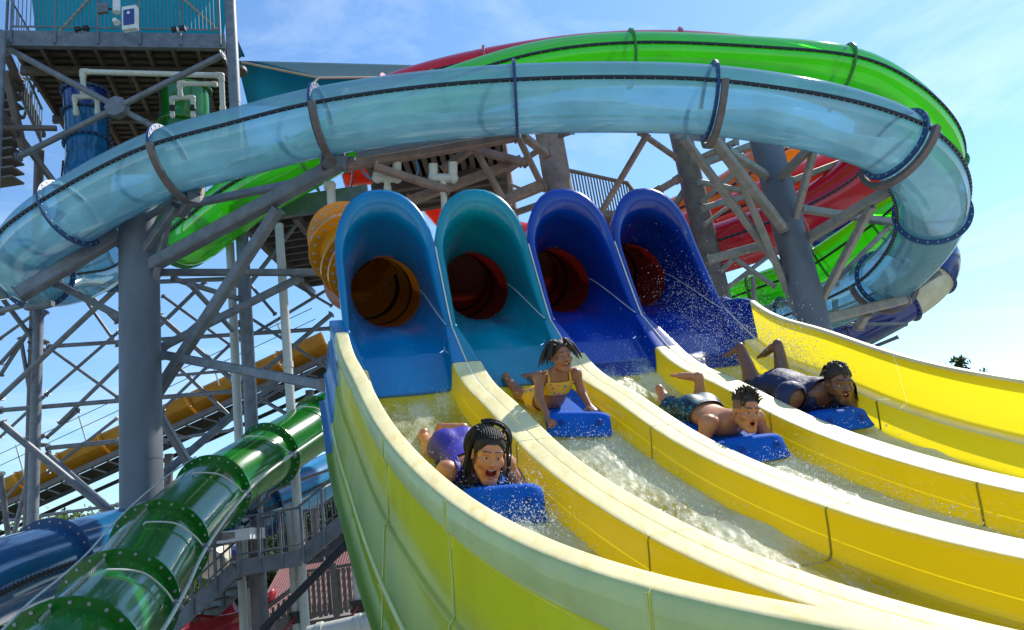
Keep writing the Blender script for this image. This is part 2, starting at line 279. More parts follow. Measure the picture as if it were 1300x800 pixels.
def hood(lane):
    wc = -.65+1.3*lane; NU = 64; rcx = [.09, .12, .15, .18][lane]
    sides = [i/NU for i in range(NU+1)]
    def ring(u): q = 2*PI*u; return np.array([-2.0+.04*math.cos(q), rcx+.49*math.sin(q), 1.30+.03*lane-.54*math.cos(q)])
    def throat(u):
        v = u if u <= .5 else 1-u; sg = 1 if u <= .5 else -1
        if v < .1: x, z = lerp(0, .468, v/.1), zz(sj)+FL+.0
        elif v < .18: t = (v-.1)/.08; hh = FL*(1-t); x, z = float(np.interp(hh, [-.33, -.315, -.26, -.2, -.12, -.045, -.01, 0], [.468, .51, .528, .538, .55, .558, .575, .60])), .307+hh
        elif v < .36: t = (v-.18)/.18; x, z = lerp(.60, .53, t**.5), lerp(.307, 1.38, t)
        else: q = (v-.36)/.14*PI/2; x, z = .525*math.cos(q), 1.38+.62*math.sin(q)
        s = sj-.62*min(1, max(0, (z-.307)/1.7))**.8
        return np.array([s, sg*x, z])
    def rim(u):
        v = u if u <= .5 else 1-u; sg = 1 if u <= .5 else -1
        if v < .36: t = max(0, (v-.18)/.18); x, z = .648, lerp(.307, 1.42, t)
        else: q = (v-.36)/.14*PI/2; x, z = .648*math.cos(q)**.88, 1.42+.93*math.sin(q)
        s = sj-.36*min(1, max(0, (z-.307)/1.2))**.9
        return np.array([s, sg*x, z])
    mb = MB(); rows = []
    for t in np.linspace(0, 1, 20):
        k = t**1.3; rows.append([])
        for u in sides:
            r = ring(u); T = throat(u); fl_ = max(0, 1-min(u, 1-u)/.14); q = np.array([lerp(r[0], T[0], t), lerp(r[1], T[1], k), lerp(lerp(r[2], T[2], lerp(t, k, .5)), (2*t**3-3*t*t+1)*r[2]+(t**3-2*t*t+t)*-.35+(3*t*t-2*t**3)*T[2]+(t**3-t*t)*-1.65, fl_)]); rows[-1].append(SP(q[0], wc+q[1], q[2]))
    mb.grid(rows)
    us = [u for u in sides if .18 <= u <= .82] ; us = [.18]+us+[.82] if us[0] > .181 else us
    rows = []
    for t in np.linspace(0, 1, 9):
        row = []
        for u in us:
            T = throat(u); Rm = rim(u); up = min(1, max(0, (T[2]-.307)/1.0))
            mid = np.array([Rm[0]+.05*up, lerp(T[1], Rm[1], .10), lerp(T[2], Rm[2], .08)])
            q = (1-t)**2*T+2*t*(1-t)*mid+t*t*Rm; row.append(SP(q[0], wc+q[1], q[2]))
        rows.append(row)
    # skirt folding back from the rim
    for ds, k, dz in ((-.02, 1.0, .006), (-.06, .995, -.005), (-.25, .98, -.05), (-.55, .93, -.2)):
        row = []
        for u in us:
            Rm = rim(u); e = max(0, (Rm[2]-.6)/1.7)
            row.append(SP(Rm[0]+ds, wc+Rm[1]*k, Rm[2]+dz*e))
        rows.append(row)
    mb.grid(rows)
    h = mb.build('tunnel_hood', M['hood%d' % lane], slide, label=['light blue tunnel hood, first from the left', 'teal tunnel hood', 'royal blue tunnel hood beside the teal one', 'dark blue tunnel hood at the right end'][lane])
    # tube behind, seen from inside
    p0 = SP(-2.0, wc+rcx, 1.30+.03*lane); tm = M['tube_orange'] if lane == 0 else M['tube_red']
    ax = SP(-2.0, wc, 1.13)-SP(-3.1, wc, 1.5); ax /= np.linalg.norm(ax)
    bend = -1 if lane == 0 else 1
    path = crom([p0, p0-ax*.55, p0-ax*1.2+np.array([bend*.04, 0, .05]), p0-ax*1.9+np.array([bend*.22, .1, .2])], 6)
    rows = []
    side = SW; 
    for i, c in enumerate(path):
        t = path[min(i+1, len(path)-1)]-path[max(i-1, 0)]; t /= np.linalg.norm(t); x = side-t*(side@t); x /= np.linalg.norm(x); y = np.cross(x, t); y = y if y[2] > 0 else -y
        e = min(1, i/6); a_ = lerp(.49, .53, e)*KS; b_ = lerp(.53, .53, e)*KS
        if i == 0: rows.append([SP(-2.0+.04*math.cos(q), wc+rcx+.492*math.sin(q), 1.30+.03*lane-.542*math.cos(q)) for q in np.linspace(0, 2*PI, 33)[:-1]])
        else: rows.append([c+x*a_*math.sin(q)-y*b_*math.cos(q) for q in np.linspace(0, 2*PI, 33)[:-1]])
    tb = MB(); tb.grid(rows, close=True); tb.add(rows[-1], [tuple(range(32))]); tb.build('mouth_tube', tm, slide)
    for j in (8, 13):
        r_ = rows[j]; c = path[j]; MB().grid([r_, [c+(q-c)*.985 for q in rows[j+1]]], close=True).build('joint_ring', M['seal'], slide)
    # thin white line across the throat wall
    cl_ = []
    for t in np.linspace(0.02, 1, 12):
        u = lerp(.25, .185, t); r = ring(u); T = throat(u); k = t**1.3; cl_.append(SP(lerp(r[0], T[0], t)+.01, wc+lerp(r[1], T[1], k)*.985, lerp(r[2], T[2], lerp(t, k, .5))+.006))
    MB().sweep(cl_, .0045, n=5).build('caulk_line', M['caulk'], slide)
    if lane < 3:
        MB().sweep([SP(sj-.36*min(1, t)**.9+.012, wc+.65, .307+1.2*t) for t in np.linspace(0, 1.0, 12)], .007, n=6).build('caulk_line', M['caulk'], slide)
for k in range(4): hood(k)
# ------------------------------------------------------------------ water in the lanes
def water_mat():
    m = bpy.data.materials.new('foaming_water'); m.use_nodes = True; nt = m.node_tree; nt.nodes.clear(); l = nt.links.new
    out = N(nt, 'ShaderNodeOutputMaterial'); at = N(nt, 'ShaderNodeAttribute', attribute_name='foam'); geo = N(nt, 'ShaderNodeNewGeometry')
    mpn = N(nt, 'ShaderNodeMapping'); mpn.inputs['Rotation'].default_value = ZR; mpn.inputs['Scale'].default_value = (2.3, .6, 1); l(geo.outputs['Position'], mpn.inputs[0])
    n1 = N(nt, 'ShaderNodeTexNoise'); n1.inputs['Scale'].default_value = 9; n1.inputs['Detail'].default_value = 9; n1.inputs['Roughness'].default_value = .72; n1.inputs['Distortion'].default_value = 1.0; l(mpn.outputs[0], n1.inputs['Vector'])
    n2 = N(nt, 'ShaderNodeTexNoise'); n2.inputs['Scale'].default_value = 60; n2.inputs['Detail'].default_value = 5; l(geo.outputs['Position'], n2.inputs['Vector'])
    ad = N(nt, 'ShaderNodeMath', operation='MULTIPLY_ADD'); l(n1.outputs['Fac'], ad.inputs[0]); ad.inputs[1].default_value = 1.9; l(at.outputs['Fac'], ad.inputs[2])
    a2 = N(nt, 'ShaderNodeMath', operation='MULTIPLY_ADD'); l(n2.outputs['Fac'], a2.inputs[0]); a2.inputs[1].default_value = .5; l(ad.outputs[0], a2.inputs[2])
    mr = N(nt, 'ShaderNodeMapRange'); mr.inputs['From Min'].default_value = 1.42; mr.inputs['From Max'].default_value = 1.95; l(a2.outputs[0], mr.inputs[0])
    tr = N(nt, 'ShaderNodeBsdfTransparent'); tr.inputs[0].default_value = (.97, .97, .88, 1); gl = N(nt, 'ShaderNodeBsdfGlossy'); gl.inputs['Roughness'].default_value = .08
    fr = N(nt, 'ShaderNodeFresnel'); fr.inputs[0].default_value = 1.33; w = N(nt, 'ShaderNodeMixShader'); l(fr.outputs[0], w.inputs[0]); l(tr.outputs[0], w.inputs[1]); l(gl.outputs[0], w.inputs[2])
    d = N(nt, 'ShaderNodeBsdfPrincipled'); d.inputs['Base Color'].default_value = (.90, .97, .95, 1); d.inputs['Roughness'].default_value = .25; tl = N(nt, 'ShaderNodeBsdfTranslucent'); tl.inputs[0].default_value = (.92, .98, .92, 1)
    dd = N(nt, 'ShaderNodeMixShader'); dd.inputs[0].default_value = .6; l(d.outputs[0], dd.inputs[1]); l(tl.outputs[0], dd.inputs[2])
    bp = N(nt, 'ShaderNodeBump'); bp.inputs['Strength'].default_value = .35; bp.inputs['Distance'].default_value = .012; l(a2.outputs[0], bp.inputs['Height']); l(bp.outputs[0], d.inputs['Normal']); l(bp.outputs[0], gl.inputs['Normal'])
    c = N(nt, 'ShaderNodeMixShader'); l(mr.outputs[0], c.inputs[0]); l(w.outputs[0], c.inputs[1]); l(dd.outputs[0], c.inputs[2]); l(c.outputs[0], out.inputs[0]); return m
M['water'] = water_mat()
def bumpf(x, a, b, e=.25): return max(0, min(1, (x-a)/e))*max(0, min(1, (b-x)/e))
def foam_at(lane, s, dw):
    if lane == 0: f = .25*bumpf(s, -.1, 3.3)+1.3*bumpf(s, 2.05, 3.3+.15*dw, .3)+.45*bumpf(s, .1, 1.5)*max(0, 1-abs(dw+.05)/.35)+.5*bumpf(s, .9, 2.0)*(1 if dw < -.25 else .3)
    elif lane == 1: f = .42*bumpf(s, .75, 4.3, .5)+.75*bumpf(s, 1.25, 3.75, .4)*max(0, min(1, (dw+.02+.12*math.sin(s*4))/.3))+.4*bumpf(s, 1.1, 1.9)+.1+.3*bumpf(s, .2, .9)
    elif lane == 2: f = .2+.55*bumpf(s, -.12, .55)+.42*bumpf(s, 1.3, 5, .6)+.4*bumpf(s, 1.8, 3.2)+.15*bumpf(s, 3, 8)
    else: f = .2*bumpf(s, 0, 3)+.95*bumpf(s, 1.35, 2.85-.3*dw, .25)+.3*bumpf(s, -.1, 1.0)+.05
    return f
for lane in range(4):
    wc = -.65+1.3*lane; a, b = (-.02 if lane < 2 else -.2), (4.6 if lane == 0 else 8.1); ds = .02
    ns = int((b-a)/ds); nw = 54; rows = []; fo = []
    for i in range(ns+1):
        s = a+(b-a)*i/ns; row = []
        for j in range(nw+1):
            dw = -.445+.89*j/nw; f = foam_at(lane, s, dw); p = SL(s, wc+dw, FL+.012)
            t1 = noise.noise(Vector((s*2.2, dw*4, lane*7.3))); t2 = noise.turbulence(Vector((s*6.0+dw*1.5, dw*13, lane*5.1)), 5, True)
            amp = .005+.019*min(1, max(0, f-.15)); h = amp*(.9+t1+.9*(t2-.6)); zn = [(1.2, 2.5), (.15, 1.25), (1.0, 2.05), (.7, 1.75)][lane]; h = h*(1-.8*bumpf(s, zn[0]-.1, zn[1]+.1, .1)*bumpf(dw, -.4, .4, .08)); e = min(1, (.445-abs(dw))/.05); h = h*(.4+.6*e)
            row.append(p+np.array([0, 0, max(.004, h)])); fo.append(f+.35*t1)
        rows.append(row)
    mb = MB(); mb.grid(rows, flip=True); o = mb.build('water', M['water'], None, kind='structure')
    at = o.data.attributes.new('foam', 'FLOAT', 'POINT'); at.data.foreach_set('value', fo)
    o['label'] = 'foaming water running down lane %d of the yellow slide' % (lane+1)
# droplets
def octa(mb, c, r, st=None):
    c = np.array(c); e = np.eye(3)*r
    if st is not None: e[2] = st*r*2.2
    a = rng.normal(size=3)*.2*r; vs = [c+e[0]+a, c-e[0], c+e[1], c-e[1]+a, c+e[2], c-e[2]]
    mb.add(vs, [(0, 2, 4), (2, 1, 4), (1, 3, 4), (3, 0, 4), (2, 0, 5), (1, 2, 5), (3, 1, 5), (0, 3, 5)], 0, True)
def spray(items, label):
    mb = MB()
    for lane, s, dw, h, ss, sw, sh, n, r in items:
        for _ in range(int(n*1.9)):
            a = s+rng.normal()*ss; b = -.65+1.3*lane+dw+rng.normal()*sw; hh = h+abs(rng.normal())*sh
            if zz(a) > .2 and hh < .0: pass
            octa(mb, SL(a, b, FL+.03+hh), r*.72*rng.uniform(.25, 1.2)**1.6)
    for lane, s, dw, h, ss, sw, sh, n, r in items:
        for _ in range(int(n*2.2)):
            a = s+rng.normal()*ss*1.15; octa(mb, SL(a, -.65+1.3*lane+dw+rng.normal()*sw*1.15, FL+.03+h+abs(rng.normal())*sh*1.1), r*rng.uniform(.15, .42))
    return mb.build('water_spray', M['droplet'], None, label=label, kind='stuff')
spray([(0, 2.75, .1, .02, .22, .22, .10, 1100, .0055), (0, 2.6, .25, .05, .06, .12, .22, 160, .006), (0, 2.2, -.2, .1, .25, .2, .15, 250, .004), (0, .8, 0, .0, .5, .25, .08, 200, .004)], 'fine water drops thrown up by the board in the nearest lane')
spray([(1, 1.55, 0, .02, .2, .25, .08, 500, .005), (1, .5, -.1, .02, .4, .3, .1, 200, .004), (1, 2.6, .25, .02, .5, .15, .05, 250, .005)], 'fine water drops around the board in the second lane')
spray([(2, .1, 0, .02, .25, .3, .1, 350, .0045), (2, 1.8, .1, .03, .5, .25, .1, 500, .005), (2, 3.6, .3, .02, .5, .1, .08, 200, .005), (2, 2.5, .1, .01, .25, .22, .07, 500, .005)], 'fine water drops in the third lane beside the boy')
spray([(3, .15, .25, .05, .42, .36, .5, 1700, .0048), (3, -.3, .0, .1, .3, .3, .45, 450, .0045), (3, 1.5, .1, .03, .35, .25, .12, 600, .0055), (3, .75, .50, .18, .33, .13, .32, 1700, .0056)], 'cloud of white drops flung up in the far right lane')
# ================================================================== ground
g = MB(); g.add([(-900, -300, 0), (900, -300, 0), (900, 1500, 0), (-900, 1500, 0)], [(0, 1, 2, 3)]); g.build('ground', M['ground'], None, kind='structure', label='grassy ground under the slides')
g = MB(); g.add([(-16, -8, .004), (18, -8, .004), (22, 19, .004), (-16, 19, .004)], [(0, 1, 2, 3)]); g.build('path', M['concrete'], None, kind='structure', label='pale concrete paving widened and brightened to bounce light up under the slides')  # paving enlarged and brightened to bounce fill light onto slide walls and steel
# ================================================================== tube slides
def tube_slide(name, label, pts, rad, material, flm, fl_at, per=12, seam=True, seam_ang=0., water=None, nside=40, flw=.045, flh=.08, closed_mats=None, group=None, sec_label=None, bolts=True, seam_mat=None):
    """pts: centre line; fl_at: fractions (in control point units) where the flanged joints sit"""
    path = crom(pts, per); m = len(path); root = thing(name, tuple(path[m//2]*np.array([1, 1, 0])), label, 'tube slide', group)
    fr = []
    for i in range(m):
        t = path[min(i+1, m-1)]-path[max(i-1, 0)]; t /= np.linalg.norm(t); x = np.cross(t, np.array([0, 0, 1.])); 
        if np.linalg.norm(x) < .25 and fr: x = fr[-1][1]-t*(fr[-1][1]@t)
        x /= np.linalg.norm(x); 
        if fr and x@fr[-1][1] < -.2: x = -x
        y = np.cross(x, t); fr.append((t, x, y))
    cuts = sorted(set([0]+[int(round(f*per)) for f in fl_at]+[m-1])); cuts = [c for c in cuts if 0 <= c < m]
    ang = np.linspace(0, 2*PI, nside, endpoint=False)
    for si, (a, b) in enumerate(zip(cuts, cuts[1:])):
        if b-a < 1: continue
        rows = [[path[i]+(fr[i][1]*math.cos(q)+fr[i][2]*math.sin(q))*rad for q in ang] for i in range(a, b+1)]
        mm = closed_mats[si] if closed_mats and si in closed_mats else material
        MB().grid(rows, close=True).build('tube_section', mm, root)
        if seam:
            for sg in (1, -1):
                rows = []
                for i in range(a, b+1):
                    q = (0 if sg > 0 else PI)+seam_ang*sg; c0 = fr[i][1]*math.cos(q)+fr[i][2]*math.sin(q); u = -fr[i][1]*math.sin(q)+fr[i][2]*math.cos(q)
                    rows.append([path[i]+c0*(rad-.004)+u*.022, path[i]+c0*(rad+.045)+u*.022, path[i]+c0*(rad+.045)-u*.022, path[i]+c0*(rad-.004)-u*.022])
                mb = MB().grid(rows, close=True, smooth=False)
                if bolts:
                    L_ = 0
                    for i in range(a, b):
                        for k in range(1):
                            p = lerp(path[i], path[i+1], (k+.5)/1); q = (0 if sg > 0 else PI)+seam_ang*sg; c0 = fr[i][1]*math.cos(q)+fr[i][2]*math.sin(q); u = -fr[i][1]*math.sin(q)+fr[i][2]*math.cos(q)
                            mb.cyl(p+c0*(rad+.028)-u*.036, p+c0*(rad+.028)+u*.036, .009, n=6, mi=1)
                mb.build('seam_strip', [seam_mat or M['seal'], M['bolt']], root)
    for c in cuts:
        t, x, y = fr[c]; ring = []
        prof = [(rad-.003, -flw/2-.0), (rad+flh, -flw/2), (rad+flh, flw/2), (rad-.003, flw/2)]
        rows = [[path[c]+(x*math.cos(q)+y*math.sin(q))*r_+t*o for r_, o in prof] for q in ang]
        mb = MB(); mb.grid(rows+[rows[0]], close=True, smooth=False)
        if bolts:
            nb = 24
            for k in range(nb):
                q = (k+.5)/nb*2*PI; d = x*math.cos(q)+y*math.sin(q); p = path[c]+d*(rad+flh*.55); mb.cyl(p-t*(flw/2+.012), p+t*(flw/2+.012), .016, n=6, mi=1)
        mb.build('flange', [flm, M['bolt']], root)
    if water:
        rows = []
        a0, b0, sgn, lo_, hi_ = water; ia, ib = int(a0*per), int(b0*per)
        for i in range(ia, min(ib, m-1)+1):
            w = .12*math.sin(i*.31)+.08*noise.noise(Vector((i*.6, 0, 3))); rows.append([path[i]+(fr[i][1]*math.cos(q)+fr[i][2]*math.sin(q))*(rad-.025+.015*noise.noise(Vector((i*.7, q*5, 0)))) for q in np.linspace(math.radians(lo_)*1, math.radians(hi_)+w, 14)])
        MB().grid(rows).build('running_water', M['tubewater'], root)
    root['n'] = 0; del root['n']
    return root, path, fr
def tubewater():
    m = clear_mat('tube_water', (.8, .93, .96), (.72, .84, .84), .75, rough=.15, gloss=.08, var=.35, scale=4.5); return m
M['tubewater'] = tubewater()
BR = .56
blue_pts = [P(165, 318, 17.2), P(130, 335, 16.3), P(92, 350, 15.2), P(52, 352, 14.2), P(34, 330, 13.3), P(52, 300, 12.9), P(95, 268, 12.7), P(150, 236, 12.6), P(218, 205, 12.5), P(305, 181, 12.4), P(410, 155, 12.3), P(530, 137, 12.2), P(654, 127, 12.2), P(780, 124, 12.2), P(900, 128, 12.2), P(1010, 143, 12.1), P(1090, 163, 12.1), P(1140, 186, 12.2), P(1174, 222, 12.5), P(1184, 262, 13.1), P(1170, 305, 14.2), P(1128, 350, 15.8), P(1075, 378, 17.4), P(1020, 400, 18.6), P(950, 425, 19.6), P(880, 450, 20.5)]
blue_root, bpth, bfr = tube_slide('clear_tube_slide', 'large see-through blue tube slide sweeping right across the picture in front', blue_pts, BR, M['clear'], M['bluefl'], [1, 3.1, 5.9, 8, 10.05, 12, 14, 16.9, 19.2, 21.1, 23.3], per=10, water=(3, 21, 1, 200, 318), nside=44)
GR = .55
lime_pts = [P(235, 115, 18.5), P(236, 150, 18.4), P(230, 215, 18), P(226, 270, 17.2), P(236, 305, 16.4), P(268, 285, 15.6), P(318, 246, 15.2), P(392, 204, 15.2), P(470, 162, 15.6), P(560, 125, 15.9), P(680, 88, 16.0), P(800, 75, 16.1), P(950, 80, 16.2), P(1068, 92, 16.2), P(1135, 124, 16.3), P(1178, 168, 16.6), P(1190, 210, 17.0), P(1176, 245, 17.6), P(1140, 275, 18.3), P(1080, 316, 19.0), P(1024, 350, 19.6), P(960, 374, 20.4), P(900, 395, 21.2), P(840, 415, 22)]
tube_slide('green_tube_slide', 'bright lime green tube slide curving behind the clear blue tube', lime_pts, GR, M['lime'], M['limefl'], [1.2, 4, 6.9, 9.0, 11, 13, 15.9, 18.4, 19.6, 21], per=10, closed_mats={0: M['green'], 1: M['green']}, nside=40)
crim_pts = [P(452, 146, 18.5), P(530, 116, 18.2), P(620, 94, 18), P(740, 76, 18), P(860, 72, 18), P(980, 84, 17.9), P(1070, 108, 17.8), P(1118, 138, 17.6), P(1120, 185, 17.4), P(1088, 228, 17.3), P(1040, 264, 17.3), P(970, 296, 17.6), P(890, 322, 18), P(800, 342, 18.6), P(700, 350, 19.2)]
tube_slide('crimson_tube_slide', 'dark crimson tube slide hanging below the clear tube at the right', crim_pts, .60, M['crimson'], M['pinkfl'], [0.6, 2, 4.0, 6, 8.5, 10.4, 12.5], per=10, nside=36)
red_pts = [P(1120, 150, 20), P(1105, 195, 19.6), P(1055, 222, 19.4), P(1000, 246, 19.3), P(935, 276, 19.4), P(870, 300, 19.8), P(780, 318, 20.4), P(690, 315, 21), P(600, 290, 21), P(545, 235, 20), P(500, 205, 19), P(440, 205, 18.5)]
tube_slide('red_tube_slide', 'orange red tube slide running behind the steel columns', red_pts, .62, M['redorange'], M['pinkfl'], [1.5, 3.2, 5, 7, 9], per=8, nside=30)
or_pts = [P(1010, 190, 22), P(965, 214, 21.6), P(935, 240, 21.4), P(895, 262, 21.4), P(845, 282, 21.8), P(790, 300, 22.5)]
tube_slide('orange_tube_slide', 'orange tube slide glimpsed between the columns right of the hoods', or_pts, .60, M['orange'], M['orange'], [1, 3], per=8, nside=28)
navy_pts = [P(980, 300, 22.5), P(1045, 295, 22.2), P(1100, 296, 21.8), P(1155, 302, 21.5), P(1188, 322, 21.2), P(1187, 348, 21.0), P(1164, 372, 20.8), P(1120, 398, 20.8), P(1070, 420, 20.9), P(1010, 440, 21.2), P(940, 458, 21.8)]
tube_slide('navy_tube_slide', 'navy tube slide with a cream band at the far right', navy_pts, .56, M['navy'], M['navy'], [2, 5.2, 6.45, 8, 9], per=10, closed_mats={2: M['cream']}, nside=36, seam=False)
amb_pts = [P(462, 338, 8.2), P(452, 330, 8.3), P(442, 318, 8.4), P(436, 304, 8.8), P(450, 300, 10.2), P(490, 305, 12)]
tube_slide('amber_tube_slide', 'short amber yellow tube with wide bolted flanges left of the first hood', amb_pts, .32, M['amber'], M['amber'], [.9, 2.0, 3.2], per=8, nside=32, flh=.12, flw=.03, seam=False)
# start tubes under the tower deck and their continuation
dk = [P(108, 118, 18.2), P(110, 150, 18.1), P(112, 195, 17.8), P(108, 240, 17.2), P(98, 290, 16.6), P(70, 330, 16.4), P(20, 350, 16.8), P(-40, 360, 17.5)]
tube_slide('blue_start_tube', 'dark blue start tube hanging straight down below the tower deck', dk, .48, M['bluetube'], M['bluefl'], [.9, 1.7, 3.2], per=8, nside=32, flh=.07, closed_mats={0: M['navy'], 1: M['bluetube']})
# lower left pair
gf = [P(452, 505, 15.5), P(405, 538, 14.6), P(342, 578, 13.0), P(270, 626, 11.2), P(203, 694, 9.1), P(150, 770, 7.5), P(85, 850, 6.0), P(30, 935, 5.2)]
groot, gp, gfr = tube_slide('dark_green_tube_slide', 'glossy dark green tube slide with big bolted flanges at the lower left', gf, .495, M['green'], M['green'], [1, 2, 3, 4, 5, 6], per=14, nside=44, flh=.09, flw=.03, seam=False)
lb = [P(-90, 775, 7.8), P(-15, 742, 8.8), P(62, 716, 10), P(150, 688, 11.6), P(235, 668, 13.2), P(330, 645, 15.0), P(420, 603, 17.0), P(520, 560, 19), P(600, 520, 21)]
broot, bp_, bf_ = tube_slide('blue_tube_slide', 'blue tube slide passing behind the dark green tube at the lower left', lb, .50, M['bluetube'], M['bluefl'], [2.0, 5.0, 7.2], per=12, nside=40, flh=.10, flw=.04, seam=True, seam_mat=M['seal'], closed_mats={2: M['lightblue'], 3: M['lightblue']})
def hose(pts, r, root, nm='hose', m='pvc', n=7): return MB().sweep(crom(pts, 8), r, n=n).build(nm, M[m], root)
# grey hose line with clips and small spray arcs on the green tube
def on(path, fr, i, ang, r): q = math.radians(ang); return path[i]+(fr[i][1]*math.cos(q)+fr[i][2]*math.sin(q))*r
hp = [on(gp, gfr, i, 0+12*math.sin(i*.2), .42+.16*(1 if i % 14 < 3 or i % 14 > 11 else .6)) for i in range(4, len(gp)-10, 5)]
sgn = 1 if (hp[len(hp)//2]-gp[45])[0] > 0 else -1
hp = [on(gp, gfr, i, (0 if sgn > 0 else 180), .60) for i in range(4, len(gp)-6, 7)]
hose(hp, .022, groot, 'supply_hose', 'pvc')
for c in (16, 30, 44, 58, 72):
    a0 = 0 if sgn > 0 else 180; st = 1 if sgn > 0 else -1
    hose([on(gp, gfr, c, a0, .58), on(gp, gfr, c+1, a0+st*22, .55), on(gp, gfr, c+2, a0+st*50, .55), on(gp, gfr, c+3, a0+st*78, .53), on(gp, gfr, c+3, a0+st*84, .50)], .011, groot, 'spray_hose')
    MB().cyl(on(gp, gfr, c, a0-4, .56), on(gp, gfr, c, a0+6, .64), .035, n=8).build('clip', M['steel'], groot)
hose([on(gp, gfr, i, 118 if sgn > 0 else 62, .60) for i in range(40, len(gp)-3, 7)], .011, groot, 'spray_hose')
for k, i in enumerate(range(58, 82, 2)):                           # row of small bolts along the top joint
    pass
mb = MB()
for i in range(52, len(gp)-12):
    for h_ in (0, .5): p = lerp(on(gp, gfr, i, 98 if sgn > 0 else 82, .495), on(gp, gfr, i+1, 98 if sgn > 0 else 82, .495), h_); d = (p-gp[i])/np.linalg.norm(p-gp[i]); mb.cyl(p, p+d*.03, .010, n=6)
mb.build('bolt_row', M['bolt'], groot, kind='stuff')
s2_ = 1 if (on(bp_, bf_, 30, 0, 1)-bp_[30])[1] < 0 else -1
hose([on(bp_, bf_, i, (0 if s2_ > 0 else 180)+(-8 if s2_ > 0 else 8), .58) for i in range(6, len(bp_)-20, 7)], .018, broot, 'supply_hose', 'pvc')
for c in (24, 40): hose([on(bp_, bf_, c, (0 if s2_ > 0 else 180), .57)]+[on(bp_, bf_, c+1, (0 if s2_ > 0 else 180)+s2_*q, .50) for q in (25, 50, 78)], .011, broot, 'spray_hose')
# ================================================================== steel structures
def V3(t): return P(*t)
def post(root, px, py, d, r, z0=0, z1=None, m='column', name='column', n=24, bands=True, label=None):
    a = P(px, py, d); top = a[2] if z1 is None else z1; mb = MB(); mb.cyl((a[0], a[1], z0), (a[0], a[1], top), r, n=n)
    if bands:
        z = z0+1.9
        while z < top-.3: mb.cyl((a[0], a[1], z-.006), (a[0], a[1], z+.006), r+.005, n=n, caps=False); z += 2.6
    return mb.build(name, M[m], root, label=label), a
def bm(root, x1, y1, d1, x2, y2, d2, px, m='steel', rnd=False, name=None, plates=True, hh=None):
    """steel member between two points; px is its width as seen"""
    a, b = P(x1, y1, d1), P(x2, y2, d2); dm = (d1+d2)/2; w = px*dm/FPX; mb = MB()
    if rnd: mb.cyl(a, b, w/2, n=12)
    else: mb.beam(a, b, w, (hh or w)*1.0)
    t = (b-a)/np.linalg.norm(b-a)
    if plates:
        for e, s_ in ((a, 1), (b, -1)): 
            if rnd: mb.cyl(e+t*s_*.02, e+t*s_*.045, w*.85, n=12)
            else:
                mb.beam(e-t*s_*.01, e+t*s_*.015, w*1.28, w*1.28)
                for q in (-1, 1): mb.cyl(e+t*s_*.03+np.array([q*w*.45, 0, w*.45]), e+t*s_*.055+np.array([q*w*.45, 0, w*.45]), .012, n=6)
    return mb.build(name or ('brace' if rnd or px < 8 else 'beam'), M[m], root)
# ---- front left column with its arms
c = P(177, 300, 13.4); A1 = thing('steel_column', (c[0], c[1], 0), 'thick round grey steel column at the left with long slanting box arms', 'steel column')
post(A1, 176, 262, 13.4, .325)
for a in [(24, 375, 12.6, 152, 297, 13.2, 17), (72, 360, 13.6, 152, 402, 13.5, 9), (190, 338, 13.0, 432, 207, 12.4, 17), (198, 268, 13.6, 378, 232, 14.2, 9), (181, 322, 13.0, 224, 262, 12.7, 10), (184, 402, 13.0, 218, 262, 12.9, 8.5), (191, 512, 13.1, 353, 266, 12.6, 13), (205, 441, 13.4, 382, 352, 14.5, 9), (204, 450, 13.2, 410, 489, 11.2, 12), (203, 346, 13.6, 411, 346, 14.5, 8), (241, 361, 13.3, 305, 430, 15.5, 5), (220, 354, 13.3, 301, 379, 15, 5.5), (203, 527, 13.4, 238, 586, 14.2, 9), (150, 300, 13.4, 236, 244, 12.9, 7), (230, 270, 12.8, 246, 250, 12.5, 12), (410, 205, 12.3, 440, 208, 12.3, 16)]:
    bm(A1, *a)
for (x, y, d) in [(236, 246, 12.6), (432, 206, 12.4), (50, 388, 13.6)]:   # saddles carrying the clear tube
    p = P(x, y, d); MB().beam(p+A([-.25, 0, 0]), p+A([.25, 0, 0]), .12, .1).build('saddle', M['steel'], A1)
